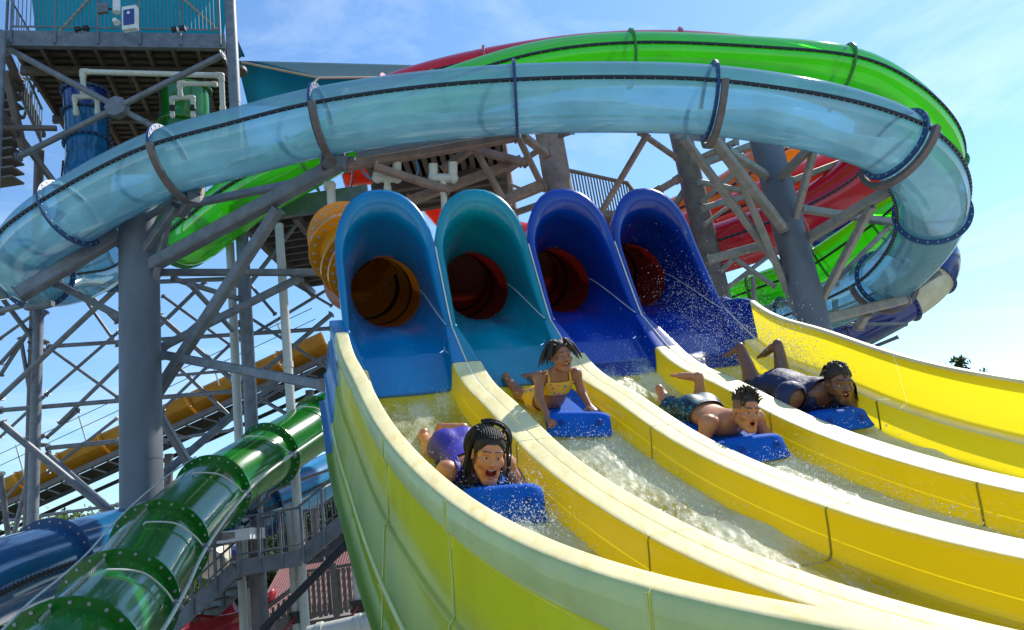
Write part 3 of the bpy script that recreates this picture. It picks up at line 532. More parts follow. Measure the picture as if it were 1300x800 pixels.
# ---- lattice tower at the far left
c = P(48, 420, 18.5); A2 = thing('lattice_tower', (c[0], c[1], 0), 'lattice of round steel posts and thin braces under the tower deck at the left', 'steel tower')
post(A2, 49, 392, 18.5, .12, m='steel', n=14); post(A2, 3, 0, 17, .115, m='steel', z1=14.8, n=14); post(A2, 293, 20, 17, .125, m='steel', z1=15.5, n=16); post(A2, 50, 190, 20.6, .12, m='steel2', n=12); post(A2, 306, 330, 20.6, .12, m='steel2', n=12)
for a in [(95, 362, 17, 294, 354, 17, 6), (60, 440, 18, 421, 417, 18, 5.5), (0, 521, 18, 420, 487, 18, 6), (0, 505, 18, 149, 365, 17, 7), (75, 538, 18, 262, 356, 18, 5), (0, 375, 18, 47, 438, 18.4, 6), (0, 477, 18.5, 44, 409, 18.4, 5), (26, 428, 19, 45, 540, 18.6, 5), (201, 400, 17.5, 297, 484, 17.5, 6.5), (226, 466, 18, 297, 533, 18, 5), (336, 470, 17.5, 422, 398, 17.5, 6), (311, 368, 17, 395, 260, 16.5, 6), (369, 358, 17.5, 422, 389, 17.5, 3.5), (0, 536, 14.5, 138, 650, 15, 9), (60, 575, 18, 142, 646, 17, 5), (60, 555, 18.3, 100, 520, 18, 5), (60, 569, 18.4, 152, 560, 18, 6), (0, 600, 14, 12, 690, 14.4, 7), (17, 681, 18, 49, 555, 18.3, 6), (205, 604, 14.5, 301, 523, 16, 10), (280, 536, 16, 353, 487, 16.5, 6.5), (334, 508, 17.4, 364, 526, 17.2, 5), (4, 662, 22, 150, 641, 21, 4), (0, 395, 16, 72, 376, 14.5, 8), (0, 462, 18.4, 60, 395, 18.4, 5), (0, 330, 18.4, 49, 392, 18.4, 6), (105, 365, 18, 150, 410, 18, 5), (203, 450, 18, 262, 400, 18, 4), (206, 478, 18, 300, 470, 18, 4), (0, 430, 19, 95, 362, 18, 4), (95, 362, 18.5, 150, 440, 18.5, 4), (60, 440, 18.5, 150, 505, 18.5, 4), (0, 555, 19, 60, 500, 18.8, 4), (60, 500, 18.8, 152, 420, 18.6, 4), (206, 375, 18.5, 295, 440, 18.5, 4), (206, 520, 18.5, 300, 430, 18.5, 4), (312, 430, 18, 420, 365, 18, 4), (312, 400, 18, 420, 470, 18, 4), (312, 520, 17.8, 415, 460, 18, 4), (0, 640, 19, 45, 590, 18.8, 4), (60, 600, 18.8, 150, 530, 18.8, 4), (206, 560, 17.8, 300, 545, 17.8, 4), (312, 355, 18.2, 350, 400, 18.2, 4)]:
    bm(A2, *a, rnd=True, m='steel')
for x, y, d in [(49, 440, 18.5), (49, 560, 18.4), (306, 355, 17), (307, 417, 17), (307, 490, 17.2)]:
    p = P(x, y, d); mb = MB(); [mb.cyl(p+A([0, 0, z]), p+A([0, 0, z+.03]), .24, n=14) for z in (-.12, .1)]; mb.build('collar', M['steel'], A2)
# ---- tower deck with railing
zd = P(150, 50, 17)[2]; LF = PZ(5, 60, zd-.25); RF = PZ(286, 60, zd-.25); yL, yR = 14.35, 14.35
x0, x1 = P(5, 50, 17)[0], P(286, 58, 17)[0]; yf, yb = 14.45, 20.0
TD = thing('tower_deck', (x0, yf, 0), 'high platform on top of the left tower seen from below with steel railing', 'platform')
zf = P(284, 61, 17)[2]
def PYd(px, py): return PY(px, py, yf)
e0, e1 = PYd(5, 51), PYd(286, 51); zt = (e0[2]+e1[2])/2
zt = 11.75+CZ-0  # deck front beam height
def zline(px, py): return PY(px, py, yf)[2]
za, zb_ = zline(7, 50), zline(284, 55)
zt = (za+zb_)/2
L0 = P(6, 50, 17); R0_ = PZ(286, 54, L0[2]); th_d = math.atan2(R0_[1]-L0[1], R0_[0]-L0[0]); zt = L0[2]; x0, yf = L0[0], L0[1]; x1 = x0+np.hypot(*(R0_-L0)[:2]); yb = yf+6.0; TD.location = (x0, yf, 0); OFF[TD.name] = A([x0, yf, 0.])
MB().box((x0, yf-.06, zt-.2), (x1, yf+.06, zt+.2)).build('edge_beam', M['steel'], TD)
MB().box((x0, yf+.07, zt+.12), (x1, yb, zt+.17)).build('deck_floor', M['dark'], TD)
MB().box((x0, yb, zt-.25), (x1, yb+.12, zt+.2)).build('edge_beam', M['steel2'], TD)
for k in range(9): xx = lerp(x0+.1, x1-.1, k/8); MB().box((xx-.04, yf+.08, zt-.1), (xx+.04, yb-.01, zt+.115)).build('joist', M['steel2'], TD)
for k in range(3): yy = lerp(yf+.9, yb-.8, k/2); MB().box((x0+.02, yy-.06, zt-.3), (x1-.02, yy+.06, zt-.105)).build('girder', M['steel2'], TD)
MB().box((x0-.1, yf+.1, zt-1.9), (x0-.03, yb, zt-1.7)).build('girder', M['steel2'], TD)
for k in range(24): yy = lerp(yf+.12, yb-.05, k/23); MB().box((x0+.02, yy, zt+.09), (x1-.02, yy+.12, zt+.116)).build('plank', M['deckwood'], TD)
# railing
def railing(root, a, b, h, nb, npost, m='steel', rb=.010, rp=.028, rails=(1.0, .08), z_ext=.25):
    a, b = A(a, float), A(b, float); up = A([0, 0, 1.])
    for f in rails: MB().cyl(a+up*h*f, b+up*h*f, rp*.8, n=8).build('rail', M[m], root)
    for k in range(npost): p = lerp(a, b, k/(npost-1)); MB().cyl(p-up*z_ext, p+up*h, rp, n=8).build('rail_post', M[m], root)
    me = None
    for k in range(nb):
        p = lerp(a, b, (k+.5)/nb)
        if me is None: o = MB().cyl(p+up*h*rails[-1], p+up*h, rb, n=6).build('baluster', M[m], root); me = o.data; p0 = p
        else: o = bpy.data.objects.new('baluster', me); COL.objects.link(o); o.parent = root; o.location = tuple(p-p0)
railing(TD, (x0+.15, yf-.09, zt+.2), (x1-.1, yf-.09, zt+.2), 1.02, 52, 6, z_ext=.35)
railing(TD, (x0+.02, yf, zt+.2), (x0+.02, yb, zt+.2), 1.02, 40, 4)
TD.rotation_euler = (0, 0, th_d)
for a in [(7, 60, 17, 199, 163, 17.0, 8), (284, 69, 16.9, 22, 200, 16.9, 8)]: bm(A2, *a, rnd=True)
p = P(149, 137, 16.95); MB().cyl(p+A([0, -.1, 0]), p+A([0, .1, 0]), .25, n=8).build('gusset_plate', M['steel'], A2)
for a in [(8, 68, 17.6, 54, 172, 20, 8), (8, 92, 17.2, 30, 192, 17.6, 8), (22, 100, 19, 180, 108, 20, 3), (45, 60, 19, 88, 178, 20.5, 3), (155, 62, 18, 168, 110, 19.5, 3), (60, 58, 19, 30, 150, 20, 3), (145, 60, 18, 160, 88, 19, 3), (0, 162, 16.9, 72, 163, 17.3, 6)]: bm(A2, *a, m='steel2', plates=False)
# stairs on the left of the tower
ST = thing('tower_stairs', tuple(P(10, 180, 19)*A([1, 1, 0])), 'steel stairs with thin balusters climbing at the left picture edge below the deck', 'stairs')
for k in range(12):
    p = P(-6+0*k, 100+k*12, 18.2); MB().box(p+A([-.8, -.2, -.02]), p+A([.55, .25, .03])).build('tread', M['steel2'], ST)
a, b = P(22, 112, 18.4), P(52, 180, 18.4)
for k in range(11): q = lerp(a, b, k/10); MB().cyl(q, q+A([0, 0, .9]), .012, n=6).build('baluster', M['white'], ST)
MB().beam(a, b, .06).build('rail', M['steel'], ST); MB().beam(a+A([0, 0, .9]), b+A([0, 0, .9]), .05).build('rail', M['steel'], ST)
# white water pipes under the deck
WP = thing('water_pipe', tuple(P(282, 140, 17.3)), 'white water pipe with elbows running under the tower deck to both start tubes', 'pipe')
def pipe(root, pts, r, m='pvc', nm='pipe_run'):
    mb = MB(); pp = [A(q, float) for q in pts]
    for a, b in zip(pp, pp[1:]): mb.cyl(a, b, r, n=12)
    for q in pp[1:-1]:
        t = A([r*1.15]*3); rows = [[q+r*1.22*A([math.sin(u)*math.cos(v), math.sin(u)*math.sin(v), math.cos(u)]) for v in np.linspace(0, 2*PI, 12, endpoint=False)] for u in np.linspace(.01, PI-.01, 8)]; mb.grid(rows, close=True)
    for a, b in zip(pp, pp[1:]):
        l = np.linalg.norm(b-a); t = (b-a)/l
        if l > r*5: mb.cyl(a+t*r*.6, a+t*r*2.1, r*1.2, n=12); mb.cyl(b-t*r*2.1, b-t*r*.6, r*1.2, n=12)
    return mb.build(nm, M[m], root)
pipe(WP, [P(106, 122, 17.3), P(105, 91, 17.3), P(281, 96, 17.3), P(283, 142, 17.3), P(286, 175, 17.3)], .062)
pipe(WP, [P(97, 147, 17.3), P(95, 123, 17.3), P(123, 123, 17.3), P(124, 146, 17.3)], .055)
pipe(WP, [P(229, 124, 17.4), P(228, 106, 17.4), P(276, 107, 17.4)], .055)
pipe(WP, [P(219, 150, 17.4), P(218, 125, 17.4), P(245, 124, 17.4), P(245, 150, 17.4)], .05)
for x, y in ((97, 133), (123, 132), (219, 137), (245, 137)): p = P(x, y, 17.33); MB().cyl(p-A([0, 0, .05]), p+A([0, 0, .05]), .068, n=12).build('coupling', M['black'], WP)
# speaker cabinet, floodlights and camera on the railing
SPK = thing('speaker_cabinet', tuple(P(166, 40, 16.8)), 'pale boxed panel with a dark grille and round emblem hung on the deck railing', 'cabinet')
p = P(165.5, 24, 16.75); MB().box(p+A([-.16, -.06, -.3]), p+A([.16, .06, .3])).build('housing', M['white'], SPK); MB().box(p+A([-.12, -.075, -.2]), p+A([.12, -.062, .2])).build('grille', M['navy'], SPK)
MB().cyl(p+A([0, -.088, .1]), p+A([0, -.077, .1]), .035, n=14).build('emblem', M['white'], SPK)
SPK2 = thing('horn_speaker', tuple(P(145, 20, 16.8)), 'white horn and grey junction box clamped to the middle rail post', 'speaker')
p = P(148, 12, 16.75); MB().cyl(p+A([0, 0, -.08]), p+A([0, 0, .25]), .08, n=14).build('horn', M['white'], SPK2); p = P(131, 11, 16.8); MB().box(p+A([-.12, -.04, -.12]), p+A([.12, .04, .12])).build('junction_box', M['steel'], SPK2); p = P(147, 27, 16.7); MB().cyl(p+A([0, -.06, 0]), p+A([0, .06, 0]), .05, r2=.08, n=12).build('lamp', M['white'], SPK2)
MB().cyl(P(131, 11, 16.8), P(150, 12, 16.8), .02, n=8).build('arm', M['black'], SPK2)
for i, (x, lab) in enumerate(((104, 'small black twin lamp on the deck edge left of the pale cabinet'), (227, 'small black twin lamp on the deck edge right of the pale cabinet'))):
    p = P(x, 37, 16.85); F = thing('twin_lamp', tuple(p), lab, 'lamp', 'twin lamps on the deck edge')
    for q in (-.09, .09): MB().box(p+A([q-.06, -.05, -.05]), p+A([q+.06, .05, .05])).build('lamp_head', M['black'], F)
    MB().cyl(p+A([-.1, 0, -.07]), p+A([.1, 0, -.07]), .015, n=8).build('bracket', M['steel'], F)
# teal shade canopy above the deck and the sail to the right
def sheet(name, quad, m, root, n=10, sag=.0, th=.012):
    q = [A(v, float) for v in quad]; rows = [[lerp(lerp(q[0], q[1], u), lerp(q[3], q[2], u), v)-A([0, 0, sag*16*u*(1-u)*v*(1-v)]) for u in np.linspace(0, 1, n)] for v in np.linspace(0, 1, n)]
    o = MB().grid(rows).build(name, m, root); md = o.modifiers.new('thick', 'SOLIDIFY'); md.thickness = th; return o
CN = thing('shade_canopy', tuple(P(160, 20, 19)), 'teal fabric shade canopy behind the deck railing', 'shade canopy')
sheet('fabric_panel', [P(47, 52, 19.4), P(32, -75, 18.2), P(300, -75, 18.2), P(283, 52, 19.4)], M['teal'], CN, sag=.25)
sheet('fabric_panel', [P(47, 50, 19.5), P(40, -75, 18.4), P(118, -75, 20.5), P(75, 48, 20.8)], M['tealdark'], CN)
for a in [(76, 40, 19.1, 125, -14, 18.6, 3.2), (225, -8, 18.6, 277, 38, 19.1, 3.2)]: bm(CN, *a, m='strut', rnd=True, plates=False, name='strut')
SN = thing('shade_sail', tuple(P(400, 100, 21)), 'teal shade sail with pale struts to the right of the tower post', 'shade sail')
sheet('fabric_panel', [P(301, 78, 19.0), P(315, 134, 19.3), P(470, 140, 21.5), P(540, 84, 23)], M['teal'], SN, sag=.2)
sheet('fabric_panel', [P(300, 77, 18.95), P(405, 100, 19.6), P(520, 100, 22), P(541, 83, 23.0)], M['tealdark'], SN)
sheet('fabric_panel', [P(297, 40, 18.4), P(296, 80, 18.3), P(306, 72, 18.2), P(311, 72, 18.2)], M['tealdark'], SN, n=4)
for a in [(306, 79, 18.9, 404, 99, 19.5, 3), (404, 99, 19.5, 498, 98, 21.5, 2.6), (404, 99, 19.5, 386, 118, 19.0, 3)]: bm(SN, *a, m='strut', rnd=True, plates=False, name='strut')
MB().cyl(P(302, 90, 17.0)-A([0, 0, .04]), P(302, 90, 17.0)+A([0, 0, .04]), .2, n=16).build('bracket', M['steel2'], SN)
# ---- wooden decks in the middle
WD = thing('wooden_deck', tuple(P(500, 240, 15)*A([1, 1, 0])), 'brown timber deck underside with joists above and behind the first two hoods', 'deck')
zD = P(500, 186, 13.6)[2]; xa, xb = P(452, 190, 13.6)[0], P(640, 190, 13.6)[0]; ya, yb2 = P(500, 186, 13.6)[1], PZ(500, 268, P(500, 186, 13.6)[2])[1]
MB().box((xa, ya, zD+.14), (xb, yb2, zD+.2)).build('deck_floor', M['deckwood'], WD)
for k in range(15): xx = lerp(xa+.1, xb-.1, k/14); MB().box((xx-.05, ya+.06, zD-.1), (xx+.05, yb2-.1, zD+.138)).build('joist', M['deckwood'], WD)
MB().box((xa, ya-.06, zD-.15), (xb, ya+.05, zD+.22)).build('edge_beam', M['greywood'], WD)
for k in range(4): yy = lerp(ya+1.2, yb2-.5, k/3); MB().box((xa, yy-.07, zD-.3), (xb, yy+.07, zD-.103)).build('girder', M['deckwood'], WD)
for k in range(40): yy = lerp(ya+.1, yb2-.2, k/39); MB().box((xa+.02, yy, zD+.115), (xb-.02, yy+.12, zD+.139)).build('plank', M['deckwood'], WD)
for px, d in ((470, 15), (628, 16)): p = P(px, 300, d); MB().cyl((p[0], p[1], 0), (p[0], p[1], zD-.1), .11, n=12).build('support_post', M['steel2'], WD)
LD = thing('landing_platform', tuple(P(350, 330, 17)*A([1, 1, 0])), 'dark landing platform underside left of the amber tube', 'platform')
zL = P(350, 268, 16)[2]; a0, a1 = P(300, 268, 16)[0], P(440, 268, 16)[0]; yq = P(350, 268, 16)[1]
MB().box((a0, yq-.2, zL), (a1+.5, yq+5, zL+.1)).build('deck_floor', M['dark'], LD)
for k in range(12): yy = yq+.1+k*.4; MB().box((a0, yy, zL-.14), (a1+.45, yy+.07, zL-.002)).build('joist', M['steel2'], LD)
for k in range(3): xx = lerp(a0+.1, a1, k/2); MB().box((xx, yq-.15, zL-.34), (xx+.12, yq+5, zL-.142)).build('girder', M['steel2'], LD)
MB().box((a0-.05, yq-.3, zL-.3), (a1+.55, yq-.2, zL+.15)).build('edge_beam', M['steel'], LD)
# pvc drops beneath the timber deck
for i, (x, lab) in enumerate(((491, 'white U-shaped pipe trap hanging above the first hood'), (562, 'white U-shaped pipe trap hanging between the first and second hoods'))):
    q = thing('pipe_trap', tuple(P(x, 225, 12.6)), lab, 'pipe', 'white pipe traps under the timber deck'); y0_ = 222
    pipe(q, [P(x-12, y0_-(14 if i else 4), 12.6), P(x-12, y0_+4, 12.6), P(x+13, y0_+4, 12.6), P(x+13, y0_-16, 12.6)], .075); pipe(q, [P(x, y0_+5, 12.6), P(x+1, y0_+16, 12.6), P(x+3, y0_+60, 12.8)], .055)
q = thing('drain_pipe', tuple(P(420, 240, 12.6)), 'white vertical pipe piece above the amber tube', 'pipe'); pipe(q, [P(412, 236, 12.7), P(420, 236, 12.7), P(421, 262, 12.7)], .075)
q = thing('blue_hose', tuple(P(470, 225, 13)), 'thin blue hose looping under the timber deck', 'hose'); MB().sweep(crom([P(459, 210, 13), P(462, 220, 13), P(472, 227, 13), P(480, 222, 13)], 6), .02, n=6).build('hose_run', M['lightblue'], q); MB().sweep(crom([P(528, 205, 13), P(531, 214, 13), P(529, 222, 13)], 6), .02, n=6).build('hose_run', M['lightblue'], q)
# ---- middle frame
c = P(697, 200, 16); A3 = thing('middle_support_frame', (c[0], c[1], 0), 'weathered steel frame of beams round the column behind the hoods in the middle', 'steel frame')
post(A3, 696, 165, 15.8, .29, m='steel_redlit'); post(A3, 636, 180, 18.5, .14, m='steel_redlit', n=14)
for a in [(441, 211, 12.4, 654, 174, 12.9, 11), (520, 255, 12.8, 660, 205, 13.6, 11), (476, 212, 12.3, 571, 242, 12.6, 9), (597, 189, 13, 668, 207, 13.6, 9), (562, 216, 13, 600, 188, 13, 9), (607, 196, 12.9, 639, 253, 12.9, 7), (657, 172, 12.8, 689, 238, 13.2, 7), (632, 258, 13.0, 689, 235, 13.2, 13), (663, 172, 13.0, 694, 196, 14, 9), (763, 270, 13.5, 822, 170, 13, 6.5), (812, 168, 13.2, 858, 200, 14.5, 6), (712, 172, 14, 726, 167, 13.5, 6), (645, 233, 17, 665, 241, 17, 3), (605, 240, 16, 650, 262, 17, 8), (640, 220, 18, 700, 180, 17, 6), (565, 180, 14, 600, 215, 15, 6), (836, 242, 17, 860, 228, 17.5, 9), (655, 270, 14, 690, 258, 14, 7)]:
    bm(A3, *a, m='steel_redlit')
# ---- right frame
c = P(992, 290, 15); A4 = thing('right_support_frame', (c[0], c[1], 0), 'thick grey columns with a fan of box beams carrying the clear tube at the right', 'steel frame')
post(A4, 970, 172, 15.0, .295); post(A4, 863, 165, 18.2, .27, m='steel2')
for a in [(905, 176, 13.0, 994, 290, 14.2, 12), (868, 176, 13.2, 1003, 356, 14.6, 9), (940, 228, 13.6, 1012, 398, 14.4, 8.5), (922, 190, 13.4, 974, 224, 14.6, 9.5), (986, 230, 14.6, 1029, 187, 13.4, 9.5), (1003, 301, 14.5, 1034, 189, 13.4, 8), (1010, 312, 14.6, 1148, 230, 12.8, 12), (1017, 265, 14.9, 1144, 284, 15.5, 9), (1032, 402, 14.8, 1106, 262, 13.3, 9), (1042, 406, 15, 1150, 380, 15.6, 12), (1065, 352, 16.5, 1127, 290, 17, 6), (900, 330, 15.2, 966, 312, 15, 10), (888, 231, 16, 945, 243, 16.5, 6), (893, 264, 16, 945, 250, 16.5, 7), (892, 208, 16, 956, 184, 16, 8), (860, 171, 15.5, 915, 178, 13.6, 9), (892, 256, 16.5, 950, 205, 17, 6), (895, 285, 17, 925, 262, 17.5, 5), (908, 352, 17, 945, 315, 17, 6), (932, 328, 16.5, 984, 364, 16.5, 5), (920, 368, 17, 985, 318, 17, 5), (956, 352, 17, 958, 385, 17, 5), (880, 205, 17, 935, 180, 16, 7), (1005, 230, 17, 1072, 205, 17.5, 8), (1100, 398, 15.5, 1090, 415, 15.8, 10), (1135, 232, 12.8, 1140, 205, 12.6, 12), (838, 290, 18, 870, 240, 18, 7), (872, 300, 17.5, 905, 300, 17.5, 7), (905, 176, 12.9, 893, 165, 12.7, 10)]:
    bm(A4, *a, m='steelwarm')
A5 = thing('outer_bracket_frame', tuple(P(1110, 420, 20)*A([1, 1, 0])), 'thin grey brackets holding the navy tube over the right end of the yellow slide', 'steel frame')
for a in [(1067, 412, 20, 1151, 411, 20, 4), (1098, 440, 20.2, 1150, 412, 20, 4), (1070, 424, 20.5, 1122, 390, 20, 5), (1150, 374, 20, 1194, 346, 19.6, 5), (1140, 428, 21, 1060, 460, 22, 4), (1060, 380, 22, 1064, 470, 22, 6)]: bm(A5, *a, m='steel')
post(A5, 1040, 410, 22, .16, m='steel2', n=14)
# half ring cradles under the joints of the clear tube
def cradle(i, root, a0=200, a1=340):
    t, x, y = bfr[i]; r0 = BR+.115; rows = []
    for q in np.radians(np.linspace(a0, a1, 18)):
        d = x*math.cos(q)+y*math.sin(q); rows.append([bpth[i]+d*r0+t*.03, bpth[i]+d*(r0+.09)+t*.03, bpth[i]+d*(r0+.09)+t*.13, bpth[i]+d*r0+t*.13])
    MB().grid(rows, close=True, smooth=False).build('tube_cradle', M['steel2'], root)
for i, r_ in ((80, A1), (100, A1), (140, A4), (169, A4), (211, A4)): cradle(i, r_, 185, 355)
# ================================================================== riders: bodies from a smooth distance field
def smin_field(prims, vox, lo, hi):
    lo = np.array(lo); nn = np.ceil((np.array(hi)-lo)/vox).astype(int)+1
    F = np.full(nn, .2, np.float32); ax = [lo[i]+vox*np.arange(nn[i]) for i in range(3)]
    for pr in prims:
        k = pr.get('k', .015); sub = pr.get('sub', False); mg = k*1.2+vox*4
        if pr['t'] == 'c':
            a, b = np.array(pr['a'], float), np.array(pr['b'], float); R = max(pr['ra'], pr['rb']); l, h = np.minimum(a, b)-R-mg, np.maximum(a, b)+R+mg
        else:
            c = np.array(pr['c'], float); R = max(pr['r']); l, h = c-R-mg, c+R+mg
        i0 = np.clip(np.floor((l-lo)/vox).astype(int), 0, nn-1); i1 = np.clip(np.ceil((h-lo)/vox).astype(int)+1, 1, nn)
        if (i1 <= i0).any(): continue
        X = ax[0][i0[0]:i1[0], None, None]; Y = ax[1][None, i0[1]:i1[1], None]; Z = ax[2][None, None, i0[2]:i1[2]]
        if pr['t'] == 'c':
            ba = b-a; t = np.clip(((X-a[0])*ba[0]+(Y-a[1])*ba[1]+(Z-a[2])*ba[2])/(ba@ba+1e-12), 0, 1)
            D = np.sqrt((X-a[0]-t*ba[0])**2+(Y-a[1]-t*ba[1])**2+(Z-a[2]-t*ba[2])**2)-(pr['ra']+(pr['rb']-pr['ra'])*t)
        else:
            Rm = pr.get('R', np.eye(3)); r = pr['r']; dx, dy, dz = X-c[0], Y-c[1], Z-c[2]
            q = [(dx*Rm[i][0]+dy*Rm[i][1]+dz*Rm[i][2])/r[i] for i in range(3)]; nq = np.sqrt(q[0]**2+q[1]**2+q[2]**2)+1e-9
            g = np.sqrt((q[0]/r[0])**2+(q[1]/r[1])**2+(q[2]/r[2])**2)+1e-9; D = nq*(nq-1)/g
        W = F[i0[0]:i1[0], i0[1]:i1[1], i0[2]:i1[2]]
        if sub: D = -D; hh = np.maximum(k-np.abs(W-D), 0)/k; W[:] = np.maximum(W, D)+hh*hh*k*.25
        else: hh = np.maximum(k-np.abs(W-D), 0)/k; W[:] = np.minimum(W, D)-hh*hh*k*.25
    return F, ax
def surface_nets(F, ax, vox):
    ins = F < 0; nx, ny, nz = F.shape
    cnt = np.zeros((nx-1, ny-1, nz-1), np.int8)
    for i in (0, 1):
        for j in (0, 1):
            for k in (0, 1): cnt += ins[i:nx-1+i, j:ny-1+j, k:nz-1+k]
    act = (cnt > 0) & (cnt < 8); idx = np.full(act.shape, -1, np.int64); C = np.argwhere(act); idx[act] = np.arange(len(C))
    acc = np.zeros((len(C), 3)); num = np.zeros(len(C)); cor = [(i, j, k) for i in (0, 1) for j in (0, 1) for k in (0, 1)]
    for a in cor:
        for d in range(3):
            if a[d] == 0:
                b = list(a); b[d] = 1
                fa = F[C[:, 0]+a[0], C[:, 1]+a[1], C[:, 2]+a[2]]; fb = F[C[:, 0]+b[0], C[:, 1]+b[1], C[:, 2]+b[2]]
                m = (fa < 0) != (fb < 0); t = np.where(m, fa/(fa-fb+1e-12), 0); p = np.array(a, float)[None].repeat(len(C), 0); p[:, d] = t
                acc[m] += p[m]; num[m] += 1
    V = np.stack([ax[i][0] for i in range(3)])+(C+acc/num[:, None])*vox
    quads = []
    for d in range(3):
        sl0 = [slice(1, -1)]*3; sl0[d] = slice(0, -1); s1_ = [slice(1, -1)]*3; s1_[d] = slice(1, None)
        A = ins[tuple(sl0)]; B = ins[tuple(s1_)]; e, f = [(1, 2), (2, 0), (0, 1)][d]
        for flip, msk in ((0, A & ~B), (1, ~A & B)):
            c = np.argwhere(msk); off = np.ones(3, int); off[d] = 0; c = c+off
            def g(de, df):
                q = c.copy(); q[:, e] -= de; q[:, f] -= df; return idx[q[:, 0], q[:, 1], q[:, 2]]
            Q = np.stack([g(1, 1), g(0, 1), g(0, 0), g(1, 0)], 1)
            quads.append(Q[:, ::-1] if flip else Q)
    return V, np.concatenate(quads)
def cap(a, b, ra, rb=None, k=.015, **kw): return dict(t='c', a=a, b=b, ra=ra, rb=ra if rb is None else rb, k=k, **kw)
def ell(c, r, R=None, k=.015, **kw): return dict(t='e', c=c, r=r, R=np.eye(3) if R is None else R, k=k, **kw)
def rotm(yaw, pitch, roll=0):
    """rows are the head's right, forward and up in the lane frame (x image right, y downhill, z up)"""
    f = np.array([math.sin(yaw)*math.cos(pitch), math.cos(yaw)*math.cos(pitch), math.sin(pitch)]); r = np.array([math.cos(yaw), -math.sin(yaw), 0]); u = np.cross(r, f)
    c, s = math.cos(roll), math.sin(roll); return np.array([r*c+u*s, f, u*c-r*s])
def lane_frame(lane, s):
    wc = -.65+1.3*lane; o = SL(s, wc, FL); y = SL(s+.3, wc, FL)-SL(s-.5, wc, FL); y /= np.linalg.norm(y); x = SW-y*(SW@y); x /= np.linalg.norm(x); z = -np.cross(x, y); return o, x, y, z
def attr_mat(name, rough=.42, sss=.15, wet=.22):
    m = bpy.data.materials.new(name); m.use_nodes = True; nt = m.node_tree; b = nt.nodes['Principled BSDF']; a = N(nt, 'ShaderNodeAttribute', attribute_name='tone'); nt.links.new(a.outputs['Color'], b.inputs['Base Color'])
    b.inputs['Roughness'].default_value = rough; b.inputs['Subsurface Weight'].default_value = sss; b.inputs['Subsurface Radius'].default_value = (.012, .005, .003); b.inputs['Subsurface Scale'].default_value = 1; b.inputs['Coat Weight'].default_value = wet; b.inputs['Coat Roughness'].default_value = .2
    geo = N(nt, 'ShaderNodeNewGeometry'); n = N(nt, 'ShaderNodeTexNoise'); n.inputs['Scale'].default_value = 90; n.inputs['Detail'].default_value = 6; mr_ = N(nt, 'ShaderNodeMapRange'); mr_.inputs['To Min'].default_value = .2; mr_.inputs['To Max'].default_value = .6; n5 = N(nt, 'ShaderNodeTexNoise'); n5.inputs['Scale'].default_value = 30; nt.links.new(geo.outputs['Position'], n5.inputs['Vector']); nt.links.new(n5.outputs['Fac'], mr_.inputs[0]); nt.links.new(mr_.outputs[0], b.inputs['Roughness']); nt.links.new(geo.outputs['Position'], n.inputs['Vector']); bp = N(nt, 'ShaderNodeBump'); bp.inputs['Strength'].default_value = .18; bp.inputs['Distance'].default_value = .004; nt.links.new(n.outputs['Fac'], bp.inputs['Height']); nt.links.new(bp.outputs[0], b.inputs['Normal'])
    return m
M['skin'] = attr_mat('wet_skin'); M['eye'] = mat('eye_white', (.55, .52, .48), .3, var=.02); M['iris'] = mat('dark_iris', (.02, .01, .006), .1); M['teeth'] = mat('teeth', (.85, .82, .74), .2, var=.02)
M['hair'] = mat('black_hair', (.010, .008, .007), .55, var=.3, scale=40, bump=.4, bscale=160); M['dreads'] = mat('brown_black_hair', (.028, .016, .010), .5, var=.4, scale=40, bump=.4, bscale=160)
M['purple'] = mat('purple_swim_fabric', (.05, .035, .36), .45, var=.15, scale=12, bump=.2, bscale=90); M['navyshirt'] = mat('navy_wet_shirt', (.008, .014, .075), .6, var=.5, scale=7, bump=.6, bscale=25, coat=.05)
def floral():
    m = mat('yellow_floral_fabric', (.85, .46, .02), .55, var=.05); nt = m.node_tree; b = [n for n in nt.nodes if n.type == 'BSDF_PRINCIPLED'][0]; geo = N(nt, 'ShaderNodeNewGeometry'); v = N(nt, 'ShaderNodeTexVoronoi'); v.inputs['Scale'].default_value = 26; l = nt.links.new; l(geo.outputs['Position'], v.inputs['Vector'])
    r = N(nt, 'ShaderNodeMath', operation='LESS_THAN'); r.inputs[1].default_value = .30; l(v.outputs['Distance'], r.inputs[0]); hs = N(nt, 'ShaderNodeValToRGB'); e = hs.color_ramp.elements; e[0].color = (.75, .1, .2, 1); e[1].color = (.85, .8, .75, 1); x = e.new(.35); x.color = (.05, .35, .3, 1); x = e.new(.65); x.color = (.8, .25, .35, 1); hs.color_ramp.interpolation = 'CONSTANT'
    sp = N(nt, 'ShaderNodeSeparateColor'); l(v.outputs['Color'], sp.inputs[0]); l(sp.outputs[0], hs.inputs[0]); mx = N(nt, 'ShaderNodeMixRGB'); old = b.inputs['Base Color'].links[0].from_socket; l(r.outputs[0], mx.inputs[0]); l(old, mx.inputs[1]); l(hs.outputs[0], mx.inputs[2]); l(mx.outputs[0], b.inputs['Base Color']); return m
M['floral'] = floral()
